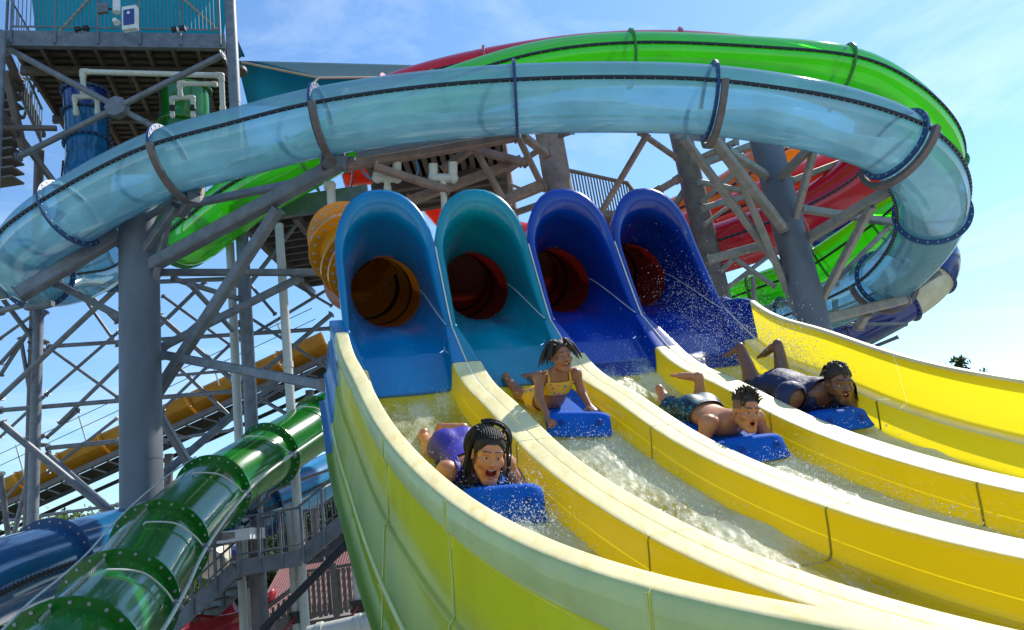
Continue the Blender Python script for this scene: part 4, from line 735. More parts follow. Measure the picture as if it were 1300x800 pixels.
def trunks():
    m = mat('patterned_swim_shorts', (.01, .07, .13), .5, var=.3, scale=10); nt = m.node_tree; b = [n for n in nt.nodes if n.type == 'BSDF_PRINCIPLED'][0]; geo = N(nt, 'ShaderNodeNewGeometry'); v = N(nt, 'ShaderNodeTexNoise'); v.inputs['Scale'].default_value = 34; v.inputs['Detail'].default_value = 2; v.inputs['Distortion'].default_value = 1.5; l = nt.links.new; l(geo.outputs['Position'], v.inputs['Vector'])
    hs = N(nt, 'ShaderNodeValToRGB'); e = hs.color_ramp.elements; e[0].position = .40; e[0].color = (.004, .008, .02, 1); e[1].position = .68; e[1].color = (.08, .30, .30, 1); x = e.new(.54); x.color = (.006, .06, .11, 1); l(v.outputs['Fac'], hs.inputs[0]); l(hs.outputs[0], b.inputs['Base Color']); return m
M['trunks'] = trunks()
def head_prims(c, Rm, sc=1., mouth=.03, wide=.022, smile=.0, jaw=1.0):
    def h(x, y, z): return c+sc*(x*Rm[0]+y*Rm[1]+z*Rm[2])
    e = lambda q, r, k=.012, **kw: ell(h(*q), [v*sc for v in r], Rm, k*sc, **kw)
    s_ = lambda a, b, ra, rb=None, k=.01, **kw: cap(h(*a), h(*b), ra*sc, (ra if rb is None else rb)*sc, k*sc, **kw)
    md = mouth
    pr = [e((0, -.012, .03), (.074, .093, .086)), e((0, .028, -.035), (.062*jaw, .064, .075), .03), e((0, .045, -.075-md*.45), (.045*jaw, .045, .032), .03), s_((-.012, .078, -.1-md*.55), (.012, .078, -.1-md*.55), .016, k=.02),
          s_((-.048, .0, -.07), (-.02, .07, -.098-md*.5), .02, .014, k=.025), s_((.048, .0, -.07), (.02, .07, -.098-md*.5), .02, .014, k=.025),
          s_((-.045, .072, .024), (-.012, .082, .025), .009, .009, k=.018), s_((.045, .072, .024), (.012, .082, .025), .009, .009, k=.018),
          e((-.031, .098, -.001), (.018, .014, .0125), .012, sub=True), e((.031, .098, -.001), (.018, .014, .0125), .012, sub=True),
          s_((0, .084, .012), (0, .106, -.026), .0075, .0125, k=.012), e((-.0155, .092, -.031), (.0105, .011, .0085), .008), e((.0155, .092, -.031), (.0105, .011, .0085), .008),
          e((-.044, .062, -.028), (.022, .022, .018+.004*smile), .02), e((.044, .062, -.028), (.022, .022, .018+.004*smile), .02)]
    zt = -.053; zb = zt-md
    w = wide; arc = [(-w, .079, zt-.006+.008*smile), (-w*.45, .094, zt+.002), (0, .098, zt), (w*.45, .094, zt+.002), (w, .079, zt-.006+.008*smile)]
    for a, b in zip(arc, arc[1:]): pr.append(s_(a, b, .0062, k=.006))
    arb = [(-w, .079, zt-.006+.008*smile), (-w*.7, .086, zb+.25*md), (0, .094, zb-.004), (w*.7, .086, zb+.25*md), (w, .079, zt-.006+.008*smile)]
    for a, b in zip(arb, arb[1:]): pr.append(s_(a, b, .0068, k=.006))
    pr.append(e((0, .088, (zt+zb)/2-.001), (w*.82, .035, md*.5+.001), .004, sub=True))
    for sg in (-1, 1): pr += [e((sg*.076, -.01, -.008), (.009, .019, .030), .008), e((sg*.083, -.004, -.006), (.006, .010, .018), .004, sub=True)]
    return pr
def hand_prims(w, d, n, s_, spread=1, sc=1.):
    """w wrist, d finger direction, n back-of-hand normal, s_ sideways towards the thumb"""
    w, d, n, s_ = [np.array(q, float) for q in (w, d, n, s_)]; pr = [ell(w+d*.045*sc, [.038*sc, .045*sc, .015*sc], np.array([s_, d, n]), .015)]
    for i, (o, L_) in enumerate(((.028, .068), (.010, .076), (-.009, .07), (-.027, .055))):
        a = w+d*.08*sc+s_*o*sc; b = a+(d*.75-n*.35)*L_*.45*sc; c = b+(d*.25-n*.9)*L_*.5*sc
        pr += [cap(a, b, .0088*sc, .008*sc, .005), cap(b, c, .008*sc, .007*sc, .004)]
    a = w+d*.02*sc+s_*.03*sc; b = a+(s_*.7+d*.55-n*.3)*.035*sc; c = b+(d*.8+s_*.1-n*.5)*.03*sc; pr += [cap(a, b, .012*sc, .010*sc, .008), cap(b, c, .010*sc, .008*sc, .004)]
    return pr
def foot_prims(heel, d, up, side, sc=1.):
    """heel point, direction to toes d, up = towards the shin, side = towards the big toe"""
    heel, d, up, side = [np.array(q, float) for q in (heel, d, up, side)]; d = d/np.linalg.norm(d); up = up-d*(up@d); up /= np.linalg.norm(up); s0_ = np.cross(d, up); side = s0_ if s0_@side > 0 else -s0_; ball = heel+d*.135*sc
    pr = [ell(heel, [.030*sc, .034*sc, .032*sc], np.array([side, d, up]), .02), cap(heel+up*.012, ball+up*.0, .028*sc, .022*sc, .02), cap(heel+d*.05+side*.01, ball+side*.018*sc, .026*sc, .02*sc, .015), cap(heel+d*.05-side*.012, ball-side*.02*sc, .022*sc, .017*sc, .015)]
    for i in range(5):
        o = .03-.0155*i; L_ = .055-.006*i; r = .0125 if i == 0 else .0085; a = ball+side*o*sc; pr.append(cap(a, a+d*L_*sc-up*.004, r*sc, r*.9*sc, .006))
    return pr
def rider(name, lane, s, prims, lo, hi, hc, Rm, hsc, skin, paint, label, cloth, hair, mouth, wide, vox=.0044, teeth=True):
    o, x, y, z = lane_frame(lane, s); T = lambda V: o+V[:, :1]*x+V[:, 1:2]*y+V[:, 2:]*z
    F, ax = smin_field(prims, vox, lo, hi); V, Q = surface_nets(F, ax, vox)
    Hl = ((V-hc)/hsc)@Rm.T                                         # head-local coordinates
    col = np.tile(np.array(skin), (len(V), 1)); inh = (np.abs(Hl) < .16).all(1); md = mouth; X, Y, Z = Hl.T
    def put(mask, c, a=1.): col[mask] = col[mask]*(1-a)+np.array(c)*a
    lip = inh & (Y > .07) & (np.abs(X) < wide+.008) & (Z < -.044) & (Z > -.066-md); put(lip, np.array(skin)*np.array([.85, .5, .5])+np.array([.05, .0, .0]), .7)
    cav = inh & (Y > .03) & (Y < .088) & (np.abs(X) < wide*.85) & (Z < -.054) & (Z > -.052-md); put(cav, (.10, .008, .006))
    if md > .02: put(inh & (Y > .05) & (Y < .08) & (np.abs(X) < wide*.6) & (Z < -.05-md*.62) & (Z > -.054-md), (.36, .05, .05))
    for sg in (-1, 1):
        br = inh & (Y > .06) & (np.abs(Z-(.031-4*(np.abs(X)-.024)**2)) < (.0028 if name in ('w1', 'g2') else .0042)) & (sg*X > .010) & (sg*X < .050); put(br, (.012, .008, .006), .9)
    paint(col, Hl, inh, put, V)
    body_V = T(V); off_root = o.copy(); root = thing('person', tuple(off_root), label, 'person', 'riders on the racing slide')
    # eyes and teeth go into the same mesh as loose shells
    mb = MB(); mb.add(body_V, [tuple(q) for q in Q], 0, True)      # the lane frame is left-handed, so winding is checked below
    ncore = len(V)
    def sph(c, r, mi, n=10, sq=(1, 1, 1)):
        rows = []
        for a in np.linspace(.001, PI-.001, n):
            rows.append([T(np.array([hc+hsc*(Rm.T@(np.array(c)+r*np.array([math.sin(a)*math.cos(b)*sq[0], math.cos(a)*sq[1], math.sin(a)*math.sin(b)*sq[2]])))]))[0] for b in np.linspace(0, 2*PI, 2*n, endpoint=False)])
        mb.grid(rows, mi, True, close=True)
    for sg in (-1, 1):
        sph((sg*.030, .0735, -.0015), .0128, 1, sq=(1.0, 1, .40)); sph((sg*.030+.0, .0815, -.0015), .0072, 2, 8, (1, .75, .70))
    if teeth:
        for i in range(6): sph(((i-2.5)*wide*.27, .0845-.0014*(i-2.5)**2, -.0600+.0004*(i-2.5)**2), .0052, 3, 6, (wide*.27/.0104, .7, 1.15))
    me = bpy.data.meshes.new('body'); me.from_pydata((np.array(mb.v)-off_root).tolist(), [], mb.f)
    for m in (M['skin'], M['eye'], M['iris'], M['teeth']): me.materials.append(m)
    me.polygons.foreach_set('material_index', mb.m); me.polygons.foreach_set('use_smooth', mb.sm)
    ca = me.color_attributes.new('tone', 'FLOAT_COLOR', 'POINT'); cc = np.ones((len(mb.v), 4), np.float32); cc[:ncore, :3] = col; ca.data.foreach_set('color', cc.ravel())
    me.update(); bm = bmesh.new(); bm.from_mesh(me); bmesh.ops.recalc_face_normals(bm, faces=bm.faces); bmesh.ops.smooth_vert(bm, verts=[v for v in bm.verts if v.index < ncore], factor=.35, use_axis_x=True, use_axis_y=True, use_axis_z=True); bm.to_mesh(me); bm.free()
    bo = bpy.data.objects.new('body', me); COL.objects.link(bo); bo.parent = root
    # clothes: skin regions lifted off the body
    nv = np.zeros(ncore*3); vn = np.zeros(len(me.vertices)*3); me.vertices.foreach_get('normal', vn); vn = vn.reshape(-1, 3)[:ncore]; wv = np.zeros(len(me.vertices)*3); me.vertices.foreach_get('co', wv); wv = wv.reshape(-1, 3)[:ncore]
    for cname, cm, pred, lift, clab in cloth:
        msk = pred(V, Hl)
        fm = msk[Q].all(1); Qf = Q[fm]; used = np.unique(Qf); rem = np.full(ncore, -1); rem[used] = np.arange(len(used))
        lf = np.array([lift*(1+(.5*noise.noise(Vector((float(p[0])*9, float(p[1])*9, float(p[2])*22))) if lift > .008 else 0)) for p in V[used]])[:, None]
        cv = wv[used]+vn[used]*lf; cme = bpy.data.meshes.new(cname); cme.from_pydata(cv.tolist(), [], [tuple(rem[q]) for q in Qf]); cme.materials.append(cm); cme.polygons.foreach_set('use_smooth', [True]*len(Qf)); cme.update()
        bm = bmesh.new(); bm.from_mesh(cme)
        for _ in range(3):
            be = [v for v in bm.verts if v.is_boundary]; newp = {}
            for v in be:
                nb = [e.other_vert(v).co for e in v.link_edges if e.is_boundary]
                if len(nb) == 2: newp[v] = (nb[0]+nb[1])*.25+v.co*.5
            for v, p in newp.items(): v.co = p
        bm.to_mesh(cme); bm.free()
        co = bpy.data.objects.new(cname, cme); COL.objects.link(co); co.parent = root; mdf = co.modifiers.new('thick', 'SOLIDIFY'); mdf.thickness = .004; mdf.offset = -1
        if clab: co['label'] = clab
    hb = MB(); hair(hb, hc, Rm, hsc, T); OFF[root.name] = off_root; hb.build('hair', M['dreads'] if name != 'w1' else M['hair'], root)
    return root, T
def hl(hc, Rm, sc, T, pts): return [T(np.array([hc+sc*(Rm.T@np.array(p, float))]))[0] for p in pts]
def scalp(hb, hc, Rm, sc, T, lowf=.055, lowb=-.05, thick=.006, side=.0):
    rows = []
    for a in np.linspace(0.02, PI*.62, 12):
        row = []
        for b in np.linspace(0, 2*PI, 28, endpoint=False):
            d = np.array([math.sin(a)*math.sin(b), math.sin(a)*math.cos(b), math.cos(a)]); lim = lowb+(lowf-lowb)*(.5+.5*math.cos(b))**1.2+side*abs(math.sin(b)); p = d*np.array([.074, .093, .086]); 
            if p[2]+.03 < lim: t = max(.0, (lim-.03)/(.086)); t = np.clip(t, -1, 1); aa = math.acos(t); p = np.array([math.sin(aa)*math.sin(b), math.sin(aa)*math.cos(b), math.cos(aa)])*np.array([.074, .093, .086])
            tt = thick*(1 if p[2]+.03 > lim+.004 else .1); n = p/np.linalg.norm(p); row.append(p+n*tt+np.array([0, -.012, .03]))
        rows.append(hl(hc, Rm, sc, T, row))
    hb.grid(rows, close=True)
def lock(hb, hc, Rm, sc, T, pts, r, n=6, taper=.6):
    pp = crom(pts, 5); m = len(pp); hb.sweep(hl(hc, Rm, sc, T, pp), [r*sc*(1-(1-taper)*i/(m-1))*(1+.12*math.sin(i*2.3)) for i in range(m)], n=n)
# ---------------------------------------------------------------- rider 1: woman with long braids
hc = A([.03, .27, .315]); Rm = rotm(-.12, .10, -.14); sc1 = 1.07
pr = head_prims(hc, Rm, sc1, mouth=.036, wide=.031, smile=1.5, jaw=.93)
pr += [cap((.01, .14, .20), hc+Rm.T@A([0, -.01, -.05]), .05, .046, .03), ell((0, .07, .15), [.15, .10, .085], k=.05), ell((0, -.08, .13), [.125, .14, .08], k=.06), ell((0, -.25, .13), [.145, .13, .095], k=.05), ell((-.06, -.28, .17), [.075, .085, .07], k=.04), ell((.06, -.28, .17), [.075, .085, .07], k=.04),
       cap((-.08, -.30, .12), (-.105, -.45, .075), .076, .056, .04), cap((.08, -.30, .12), (.11, -.45, .075), .076, .056, .04),
       cap((-.105, -.43, .075), (-.10, -.66, .055), .052, .033, .03), cap((.11, -.43, .075), (.14, -.60, .085), .052, .033, .03)]
pr += foot_prims((-.10, -.69, .07), A([0.25, -.85, -.35]), A([0, .5, .8]), A([1, 0, 0]))+foot_prims((.15, -.63, .105), A([-.93, -.3, -.05]), A([-.1, .6, .3]), A([0, 1., .2]))
for sg in (-1, 1):
    sh = A([sg*.165, .14, .185]); el_ = A([sg*.235, .20, .06]); ha = A([sg*.19, .40, .10]); pr += [ell(sh, [.058, .06, .055], k=.04), cap(sh, el_, .047, .038, .03), cap(el_, ha, .037, .026, .02)]+hand_prims(ha, A([-sg*.3, .9, .3])/1.0, A([0, -.3, .95]), A([-sg, 0, 0]))
def paint1(col, Hl, inh, put, V): put(inh & (Hl[:, 2] > .062+.0*Hl[:, 0]) & (Hl[:, 1] > -.1), (.02, .012, .008)); put(inh & (Hl[:, 1] < .035) & (Hl[:, 2] > -.02) & (np.abs(Hl[:, 0]) > .05) & (np.abs(Hl[:, 0]) < .078), (.02, .012, .008), .8)
def hair1(hb, hc, Rm, sc, T):
    scalp(hb, hc, Rm, sc, T, .078, -.09, .008, -.02); r = random.Random(3)
    for i in range(15):
        b = (i-7)/7.*.066; R_ = math.sqrt(1-(b/.076)**2); q = [(b*1.1, -.012+.093*1.10*R_*math.cos(f), .03+.086*1.10*R_*math.sin(f)) for f in np.radians(np.linspace(38+16*abs(i-7)/7, 165, 8))]
        lock(hb, hc, Rm, sc, T, q, .0056, taper=.95)
    for i in range(44):
        b = r.uniform(.42*PI, 1.58*PI); x0, y0 = .072*math.sin(b), -.02+.085*math.cos(b); z0 = .05+r.uniform(-.02, .05); sg = 1 if x0 > 0 else -1; L_ = r.uniform(.17, .27); o = r.uniform(1.0, 1.25)
        mid = (x0*1.25*o, y0*1.05-.01, z0-.06); end = (x0*1.25+sg*r.uniform(-.005, .03), y0*.9-.02+r.uniform(-.04, .05), z0-L_)
        lock(hb, hc, Rm, sc, T, [(x0*.7, y0*.6-.01, .085+.03*math.cos(x0*20)), (x0*1.08, y0*1.05, z0+.02), mid, ((mid[0]+end[0])/2+r.uniform(-.01, .01), (mid[1]+end[1])/2, (mid[2]+end[2])/2), end], r.uniform(.0055, .0078))
    for i in range(9):                                            # braids flung over the top
        a = i/12.; R_ = .098+.006*r.uniform(-1, 1)+.006*(i % 3); q = [(.01+R_*math.sin(t)*.98, -.05-.03*a+.02*math.sin(2*t), .03+R_*math.cos(t)+.01) for t in np.linspace(-.5, 2.0+r.uniform(-.2, .25), 8)]
        lock(hb, hc, Rm, sc, T, q, r.uniform(.0045, .006))
    for i in range(7):
        R_ = .098+.014*r.random(); q = [(-.005-R_*math.sin(t), -.03-.01*i+.0, .02+R_*math.cos(t)) for t in np.linspace(-.2, 2.3, 8)]+[(-.06-.02*r.random(), .01, -.17)]
        lock(hb, hc, Rm, sc, T, q, .0055)
SK1 = (.55, .225, .095)
cl1 = [('swimsuit', M['purple'], lambda V, H: (V[:, 1] < .06) & (V[:, 1] > -.335+.0) & (np.abs(V[:, 0]) < .175) & ~((V[:, 1] < -.27) & (V[:, 2] < .10)) & ~((V[:, 1] < -.22) & (np.abs(V[:, 0]) > .13) & (V[:, 2] < .1)), .006, None),
       ('shoulder_strap', M['purple'], lambda V, H: (V[:, 1] >= .05) & (V[:, 1] < .2) & (np.abs(np.abs(V[:, 0])-.105) < .022) & (V[:, 2] > .12), .006, None)]
rider('w1', 0, 1.9, pr, (-.42, -.95, -.02), (.42, .52, .52), hc, Rm, sc1, SK1, paint1, 'laughing woman with long black braids and purple swimsuit on the nearest board', cl1, hair1, .036, .031)
# ---------------------------------------------------------------- rider 2: girl propped up on straight arms
hc = A([.005, .03, .488]); Rm = rotm(.0, .26, .08); sc2 = .90
pr = head_prims(hc, Rm, sc2, mouth=.016, wide=.031, smile=1.6, jaw=.92)
pr += [cap((0, -.02, .355), hc+Rm.T@A([0, -.01, -.05]), .041, .040, .025), ell((0, -.03, .30), [.118, .07, .085], k=.05), ell((0, -.06, .22), [.098, .075, .09], k=.05), ell((0, -.12, .14), [.10, .10, .075], k=.05), ell((0, -.22, .10), [.125, .12, .08], k=.05), ell((-.055, -.25, .125), [.065, .075, .06], k=.04), ell((.055, -.25, .125), [.065, .075, .06], k=.04),
       cap((-.07, -.25, .09), (-.105, -.50, .06), .068, .048, .04), cap((.07, -.25, .09), (.10, -.50, .06), .068, .048, .04), cap((-.105, -.48, .06), (-.125, -.74, .11), .045, .03, .03), cap((.10, -.48, .06), (.10, -.76, .09), .045, .03, .03)]
pr += foot_prims((-.128, -.765, .12), A([.1, -.75, -.6]), A([0, .5, .8]), A([1, 0, 0]), .9)+foot_prims((.10, -.78, .10), A([-.75, -.5, -.2]), A([0, .6, .6]), A([0, 1, 0]), .9)
for sg in (-1, 1):
    sh = A([sg*.135, -.01, .335]); el_ = A([sg*.17, .03+.05*(sg < 0), .215]); ha = A([sg*.165, .12+.10*(sg < 0), .135]); ha = A([-.165, .24, .13]) if sg < 0 else A([.17, .17, .15])
    pr += [ell(sh, [.046, .046, .046], k=.035), cap(sh, el_, .036, .031, .02), cap(el_, ha, .031, .021, .02)]+hand_prims(ha, A([0, .85, -.1]), A([0, .1, .95]), A([-sg, 0, 0]), sc=.9)
def paint2(col, Hl, inh, put, V): put(inh & (Hl[:, 2] > .07) & (Hl[:, 1] > -.1), (.02, .012, .008)); put(inh & (Hl[:, 1] < .02) & (Hl[:, 2] > -.0) & (np.abs(Hl[:, 0]) < .078), (.02, .012, .008), .8)
def hair2(hb, hc, Rm, sc, T):
    scalp(hb, hc, Rm, sc, T, .075, -.06, .010, -.02); r = random.Random(5)
    for i in range(86):
        b = r.uniform(.2*PI, 1.8*PI); e = r.uniform(.0, 1.); x0, y0 = .07*math.sin(b)*(1-.5*e), -.012+.085*math.cos(b)*(1-.5*e); z0 = .03+.075*math.sqrt(e)+.01; sg = 1 if x0 > 0 else -1
        L_ = r.uniform(.06, .115); out = A([math.sin(b)+(-.35), math.cos(b)*.7-.15, -.15]); out = out/np.linalg.norm(out)*L_
        lock(hb, hc, Rm, sc, T, [(x0, y0, z0), (x0+out[0]*.4, y0+out[1]*.4, z0+.012), (x0+out[0]*.8, y0+out[1]*.8, z0-.03-.3*L_), (x0+out[0]*1.0, y0+out[1], z0-.05-.65*L_)], r.uniform(.006, .009), taper=.5)
SK2 = (.33, .13, .06)
cl2 = [('bikini_top', M['floral'], lambda V, H: (V[:, 2] > .205+.1*V[:, 1]) & (V[:, 2] < .305) & (np.abs(V[:, 0]) < .115) & (V[:, 1] < .07) & (V[:, 1] > -.16), .006, None),
       ('strap', M['floral'], lambda V, H: (V[:, 2] >= .295) & (V[:, 2] < .40) & (np.abs(np.abs(V[:, 0])-.078) < .011) & (V[:, 1] < .08), .006, None),
       ('bikini_bottom', M['floral'], lambda V, H: (V[:, 1] < -.17) & (V[:, 1] > -.325) & (np.abs(V[:, 0]) < .15) & ~((V[:, 1] < -.28) & (V[:, 2] < .08)), .006, None)]
rider('g2', 1, .85, pr, (-.35, -.98, -.02), (.35, .4, .66), hc, Rm, sc2, SK2, paint2, 'smiling girl in a yellow floral bikini propped on straight arms in the second lane', cl2, hair2, .016, .031)
# ---------------------------------------------------------------- rider 3: boy with short twists
hc = A([.0, .55, .30]); Rm = rotm(-.14, .12, -.05); sc3 = .98
pr = head_prims(hc, Rm, sc3, mouth=.026, wide=.018, jaw=.95)
pr += [cap((0, .42, .20), hc+Rm.T@A([0, -.01, -.05]), .050, .046, .03), ell((0, .36, .15), [.155, .10, .085], k=.05), ell((0, .22, .13), [.135, .13, .08], k=.06), ell((0, .07, .125), [.14, .13, .09], k=.05), ell((-.06, .03, .15), [.07, .08, .065], k=.04), ell((.06, .03, .15), [.07, .08, .065], k=.04),
       cap((-.08, .03, .12), (-.125, -.12, .09), .08, .062, .04), cap((.08, .03, .12), (.115, -.12, .09), .08, .062, .04),
       cap((-.125, -.12, .08), (-.125, -.17, .12), .058, .054, .03), cap((-.125, -.13, .10), (-.125, -.25, .175), .054, .034, .03), cap((.115, -.12, .08), (.12, -.14, .13), .058, .052, .03), cap((.12, -.12, .10), (.122, -.15, .265), .052, .032, .03)]
pr += foot_prims((-.13, -.275, .20), A([.55, -.45, -.55]), A([0, .7, -.5]), A([1, 0, 0]), .85)+foot_prims((.12, -.165, .298), A([-.62, -.75, -.12]), A([0, .1, -.97]), A([-.75, .6, 0]))
for sg in (-1, 1):
    sh = A([sg*.175, .42, .185]); el_ = A([sg*.25, .46, .06]); ha = A([sg*.18, .60, .07]); pr += [ell(sh, [.06, .062, .056], k=.04), cap(sh, el_, .05, .04, .03), cap(el_, ha, .037, .026, .02)]+hand_prims(ha, A([-sg*.3, .9, .2]), A([0, -.3, .95]), A([-sg, 0, 0]))
def paint3(col, Hl, inh, put, V): put(inh & (Hl[:, 2] > .068), (.03, .016, .01)); put(inh & (Hl[:, 1] < .045) & (Hl[:, 2] > .012) & (np.abs(Hl[:, 0]) > .04), (.03, .016, .01), .65)
def hair3(hb, hc, Rm, sc, T):
    scalp(hb, hc, Rm, sc, T, .082, .06, .008, -.005); r = random.Random(8)
    for i in range(95):
        x0, y0 = r.uniform(-.062, .062), r.uniform(-.09, .065); z0 = .03+.086*math.sqrt(max(.05, 1-(x0/.078)**2-((y0+.012)/.097)**2)); d = A([x0*6+r.uniform(-.6, .6), y0*3+r.uniform(-.5, .5), 1]); d = d/np.linalg.norm(d)*r.uniform(.03, .055)
        lock(hb, hc, Rm, sc, T, [(x0, y0, z0-.01), (x0+d[0]*.5, y0+d[1]*.5, z0+d[2]*.55), (x0+d[0]+r.uniform(-.015, .015), y0+d[1]+r.uniform(-.012, .012), z0+d[2]*.85)], r.uniform(.0055, .0085), taper=.6)
SK3 = (.48, .195, .08)
cl3 = [('swim_shorts', M['trunks'], lambda V, H: (V[:, 1] < .15) & (V[:, 1] > -.135) & (V[:, 2] < .24) & ~((V[:, 1] < -.085) & (V[:, 2] > .17)), .013, None)]
rider('b3', 2, 1.3, pr, (-.42, -.62, -.02), (.42, .78, .52), hc, Rm, sc3, SK3, paint3, 'boy with short upright twists and teal patterned shorts, mouth open, lying on a blue board', cl3, hair3, .026, .018, teeth=False)
# ---------------------------------------------------------------- rider 4: man in navy shirt
hc = A([.03, .44, .325]); Rm = rotm(-.24, .05, .06); sc4 = 1.06
pr = head_prims(hc, Rm, sc4, mouth=.022, wide=.023, jaw=1.08)
pr += [cap((.01, .30, .22), hc+Rm.T@A([0, -.01, -.05]), .064, .058, .03), ell((0, .22, .17), [.20, .13, .11], k=.06), ell((0, .05, .15), [.175, .16, .11], k=.06), ell((0, -.10, .14), [.17, .14, .115], k=.06),
       cap((-.09, -.12, .12), (-.14, -.24, .09), .092, .072, .04), cap((.09, -.12, .12), (.13, -.24, .10), .092, .07, .04),
       cap((-.14, -.23, .10), (-.14, -.28, .15), .068, .064, .03), cap((-.14, -.25, .14), (-.145, -.42, .355), .066, .04, .03), cap((.13, -.23, .11), (.13, -.27, .17), .066, .062, .03), cap((.13, -.24, .16), (.135, -.33, .375), .064, .04, .03)]
pr += foot_prims((-.145, -.44, .385), A([-.45, -.4, -.6]), A([0, .5, -.8]), A([-.7, .7, 0]), .78)+foot_prims((.135, -.35, .405), A([-.35, -.5, -.72]), A([0, .7, -.6]), A([-1, 0, 0]), 1.0)
for sg in (-1, 1):
    sh = A([sg*.215, .27, .20]); el_ = A([sg*.29, .30, .07]); ha = A([sg*.2, .42, .06]); pr += [ell(sh, [.085, .085, .08], k=.05), cap(sh, el_, .075, .055, .03), cap(el_, ha, .05, .034, .02)]+hand_prims(ha, A([-sg*.3, .9, .1]), A([0, -.3, .95]), A([-sg, 0, 0]), sc=1.1)
def paint4(col, Hl, inh, put, V):
    put(inh & (Hl[:, 2] > .07), (.012, .008, .006)); put(inh & (Hl[:, 1] < .03) & (Hl[:, 2] > .0) & (np.abs(Hl[:, 0]) > .04), (.015, .01, .008), .8)
    X, Y, Z = Hl.T; put(inh & (Z < -.062) & ~((Y > .07) & (np.abs(X) < .030) & (Z > -.092)) & (Y > -.01) & (Z > -.15) & ((np.abs(X) > .03) | (Z < -.09)), (.012, .008, .006), .8)
    put(inh & (Y > .075) & (np.abs(X) < .026) & (Z < -.038) & (Z > -.046), (.015, .01, .008), .7)
def hair4(hb, hc, Rm, sc, T):
    scalp(hb, hc, Rm, sc, T, .075, -.02, .008, -.01); r = random.Random(11)
    for i in range(60):
        b = r.uniform(.0, 2*PI); e = r.uniform(.15, 1.); x0, y0 = .07*math.sin(b)*e, -.012+.088*math.cos(b)*e; z0 = .03+.086*math.sqrt(max(0, 1-e*e))+.006
        d = A([x0*.3+r.uniform(-.008, .008), y0*.25-.022, -.008-.018*e])
        lock(hb, hc, Rm, sc, T, [(x0, y0, z0), (x0+d[0]*.5, y0+d[1]*.5, z0+.010), (x0+d[0], y0+d[1], z0+d[2])], r.uniform(.0065, .0095), taper=.7)
SK4 = (.17, .072, .036)
cl4 = [('shirt', M['navyshirt'], lambda V, H: (V[:, 1] > -.17) & (V[:, 1] < .345) & (V[:, 2] < .31) & ~((V[:, 1] > .31) & (V[:, 2] > .20) & (np.abs(V[:, 0]) < .13)) & ~((np.abs(V[:, 0]) > .19) & (V[:, 1] > .335)), .014, None),
       ('swim_shorts', M['black'], lambda V, H: (V[:, 1] <= -.16) & (V[:, 1] > -.25) & (V[:, 2] < .30) & ~((V[:, 1] < -.2) & (V[:, 2] > .17)), .011, None)]
rider('m4', 3, 1.15, pr, (-.46, -.78, -.02), (.46, .72, .56), hc, Rm, sc4, SK4, paint4, 'bearded man in a wet navy shirt with both feet raised in the right lane', cl4, hair4, .022, .023)
# ---------------------------------------------------------------- foam boards
def board(lane, s, y0, y1, w, nose_h, label, yaw=0, dx=0, disc=(.3, .5)):
    o, x, y, z = lane_frame(lane, s); c, sn = math.cos(yaw), math.sin(yaw); rows = []
    def W(u, v, t): u, v2 = u*c-(v-y1)*sn, u*sn+(v-y1)*c+y1; return o+x*(u+dx)+y*v2+z*t
    prof = [(y0, .035, .065), (y0+.02, .03, .075)]+[(t, .03, .078) for t in np.linspace(y0+.1, y1-.22, 5)]+[(y1-.17, .04, .095), (y1-.12, .055, .14), (y1-.085, .07, nose_h-.012)]
    top = [(a, h) for a, b_, h in prof]+[(y1-.06, nose_h), (y1-.035, nose_h-.006), (y1-.0, nose_h-.05), (y1+.045, nose_h*.42), (y1+.062, .052), (y1+.058, .038)]
    bot = [(y1+.04, .030), (y1-.08, .030), (y1-.3, .026), (y0+.02, .026), (y0, .032)]
    loop = top+bot; nx = 17
    for i in range(nx):
        f = -1+2*i/(nx-1); k = abs(f)**6; row = []
        for a, h in loop:
            m_ = (y0+y1)/2; sh = 1-.035*k; row.append(W(w/2*math.copysign(min(1, abs(f)), f)*(1-.05*(1 if a > y1-.03 and False else 0)), m_+(a-m_)*sh, .05+(h-.05)*(1-.25*k)))
        rows.append(row)
    mb = MB(); mb.grid(rows, close=True); nl = len(loop)
    for r_ in (rows[0], rows[-1]): mb.add(r_, [tuple(range(nl))], 0)
    root = thing('mat_board', tuple(o), label, 'foam board', 'blue boards under the riders'); b = mb.build('foam_body', M['board'], root)
    b.modifiers.new('bev', 'BEVEL').width = .006
    # round moulded marks on the front face
    fa = np.array([y1-.035+.0, nose_h-.006]); fb = np.array([y1+.045, nose_h*.42]); n2 = np.array([fa[1]-fb[1], fb[0]-fa[0]]); n2 /= np.linalg.norm(n2)
    for q in (-1, 1):
        mm = MB(); u0 = q*w*disc[0]; t = disc[1]; ctr = fa*(1-t)+fb*t
        for rr_ in (.020, .009):
            pts = []
            for a_ in np.linspace(0, 2*PI, 17): e = ctr+(fb-fa)/np.linalg.norm(fb-fa)*math.sin(a_)*rr_+n2*.006; pts.append(W(u0+math.cos(a_)*rr_, e[0], e[1]))
            mm.sweep(pts, .003, n=5)
        mm.build('moulded_ring', M['boardmark'], root)
board(0, 1.9, -.55, .53, .46, .225, 'blue foam board under the woman with braids', yaw=.12, dx=.01)
board(1, .85, -.55, .36, .42, .175, 'blue foam board under the girl in yellow', yaw=.30, dx=.01)
board(2, 1.3, -.25, .70, .42, .165, 'blue foam board under the boy in shorts')
board(3, 1.15, -.35, .56, .44, .15, 'blue foam board under the man in the navy shirt')
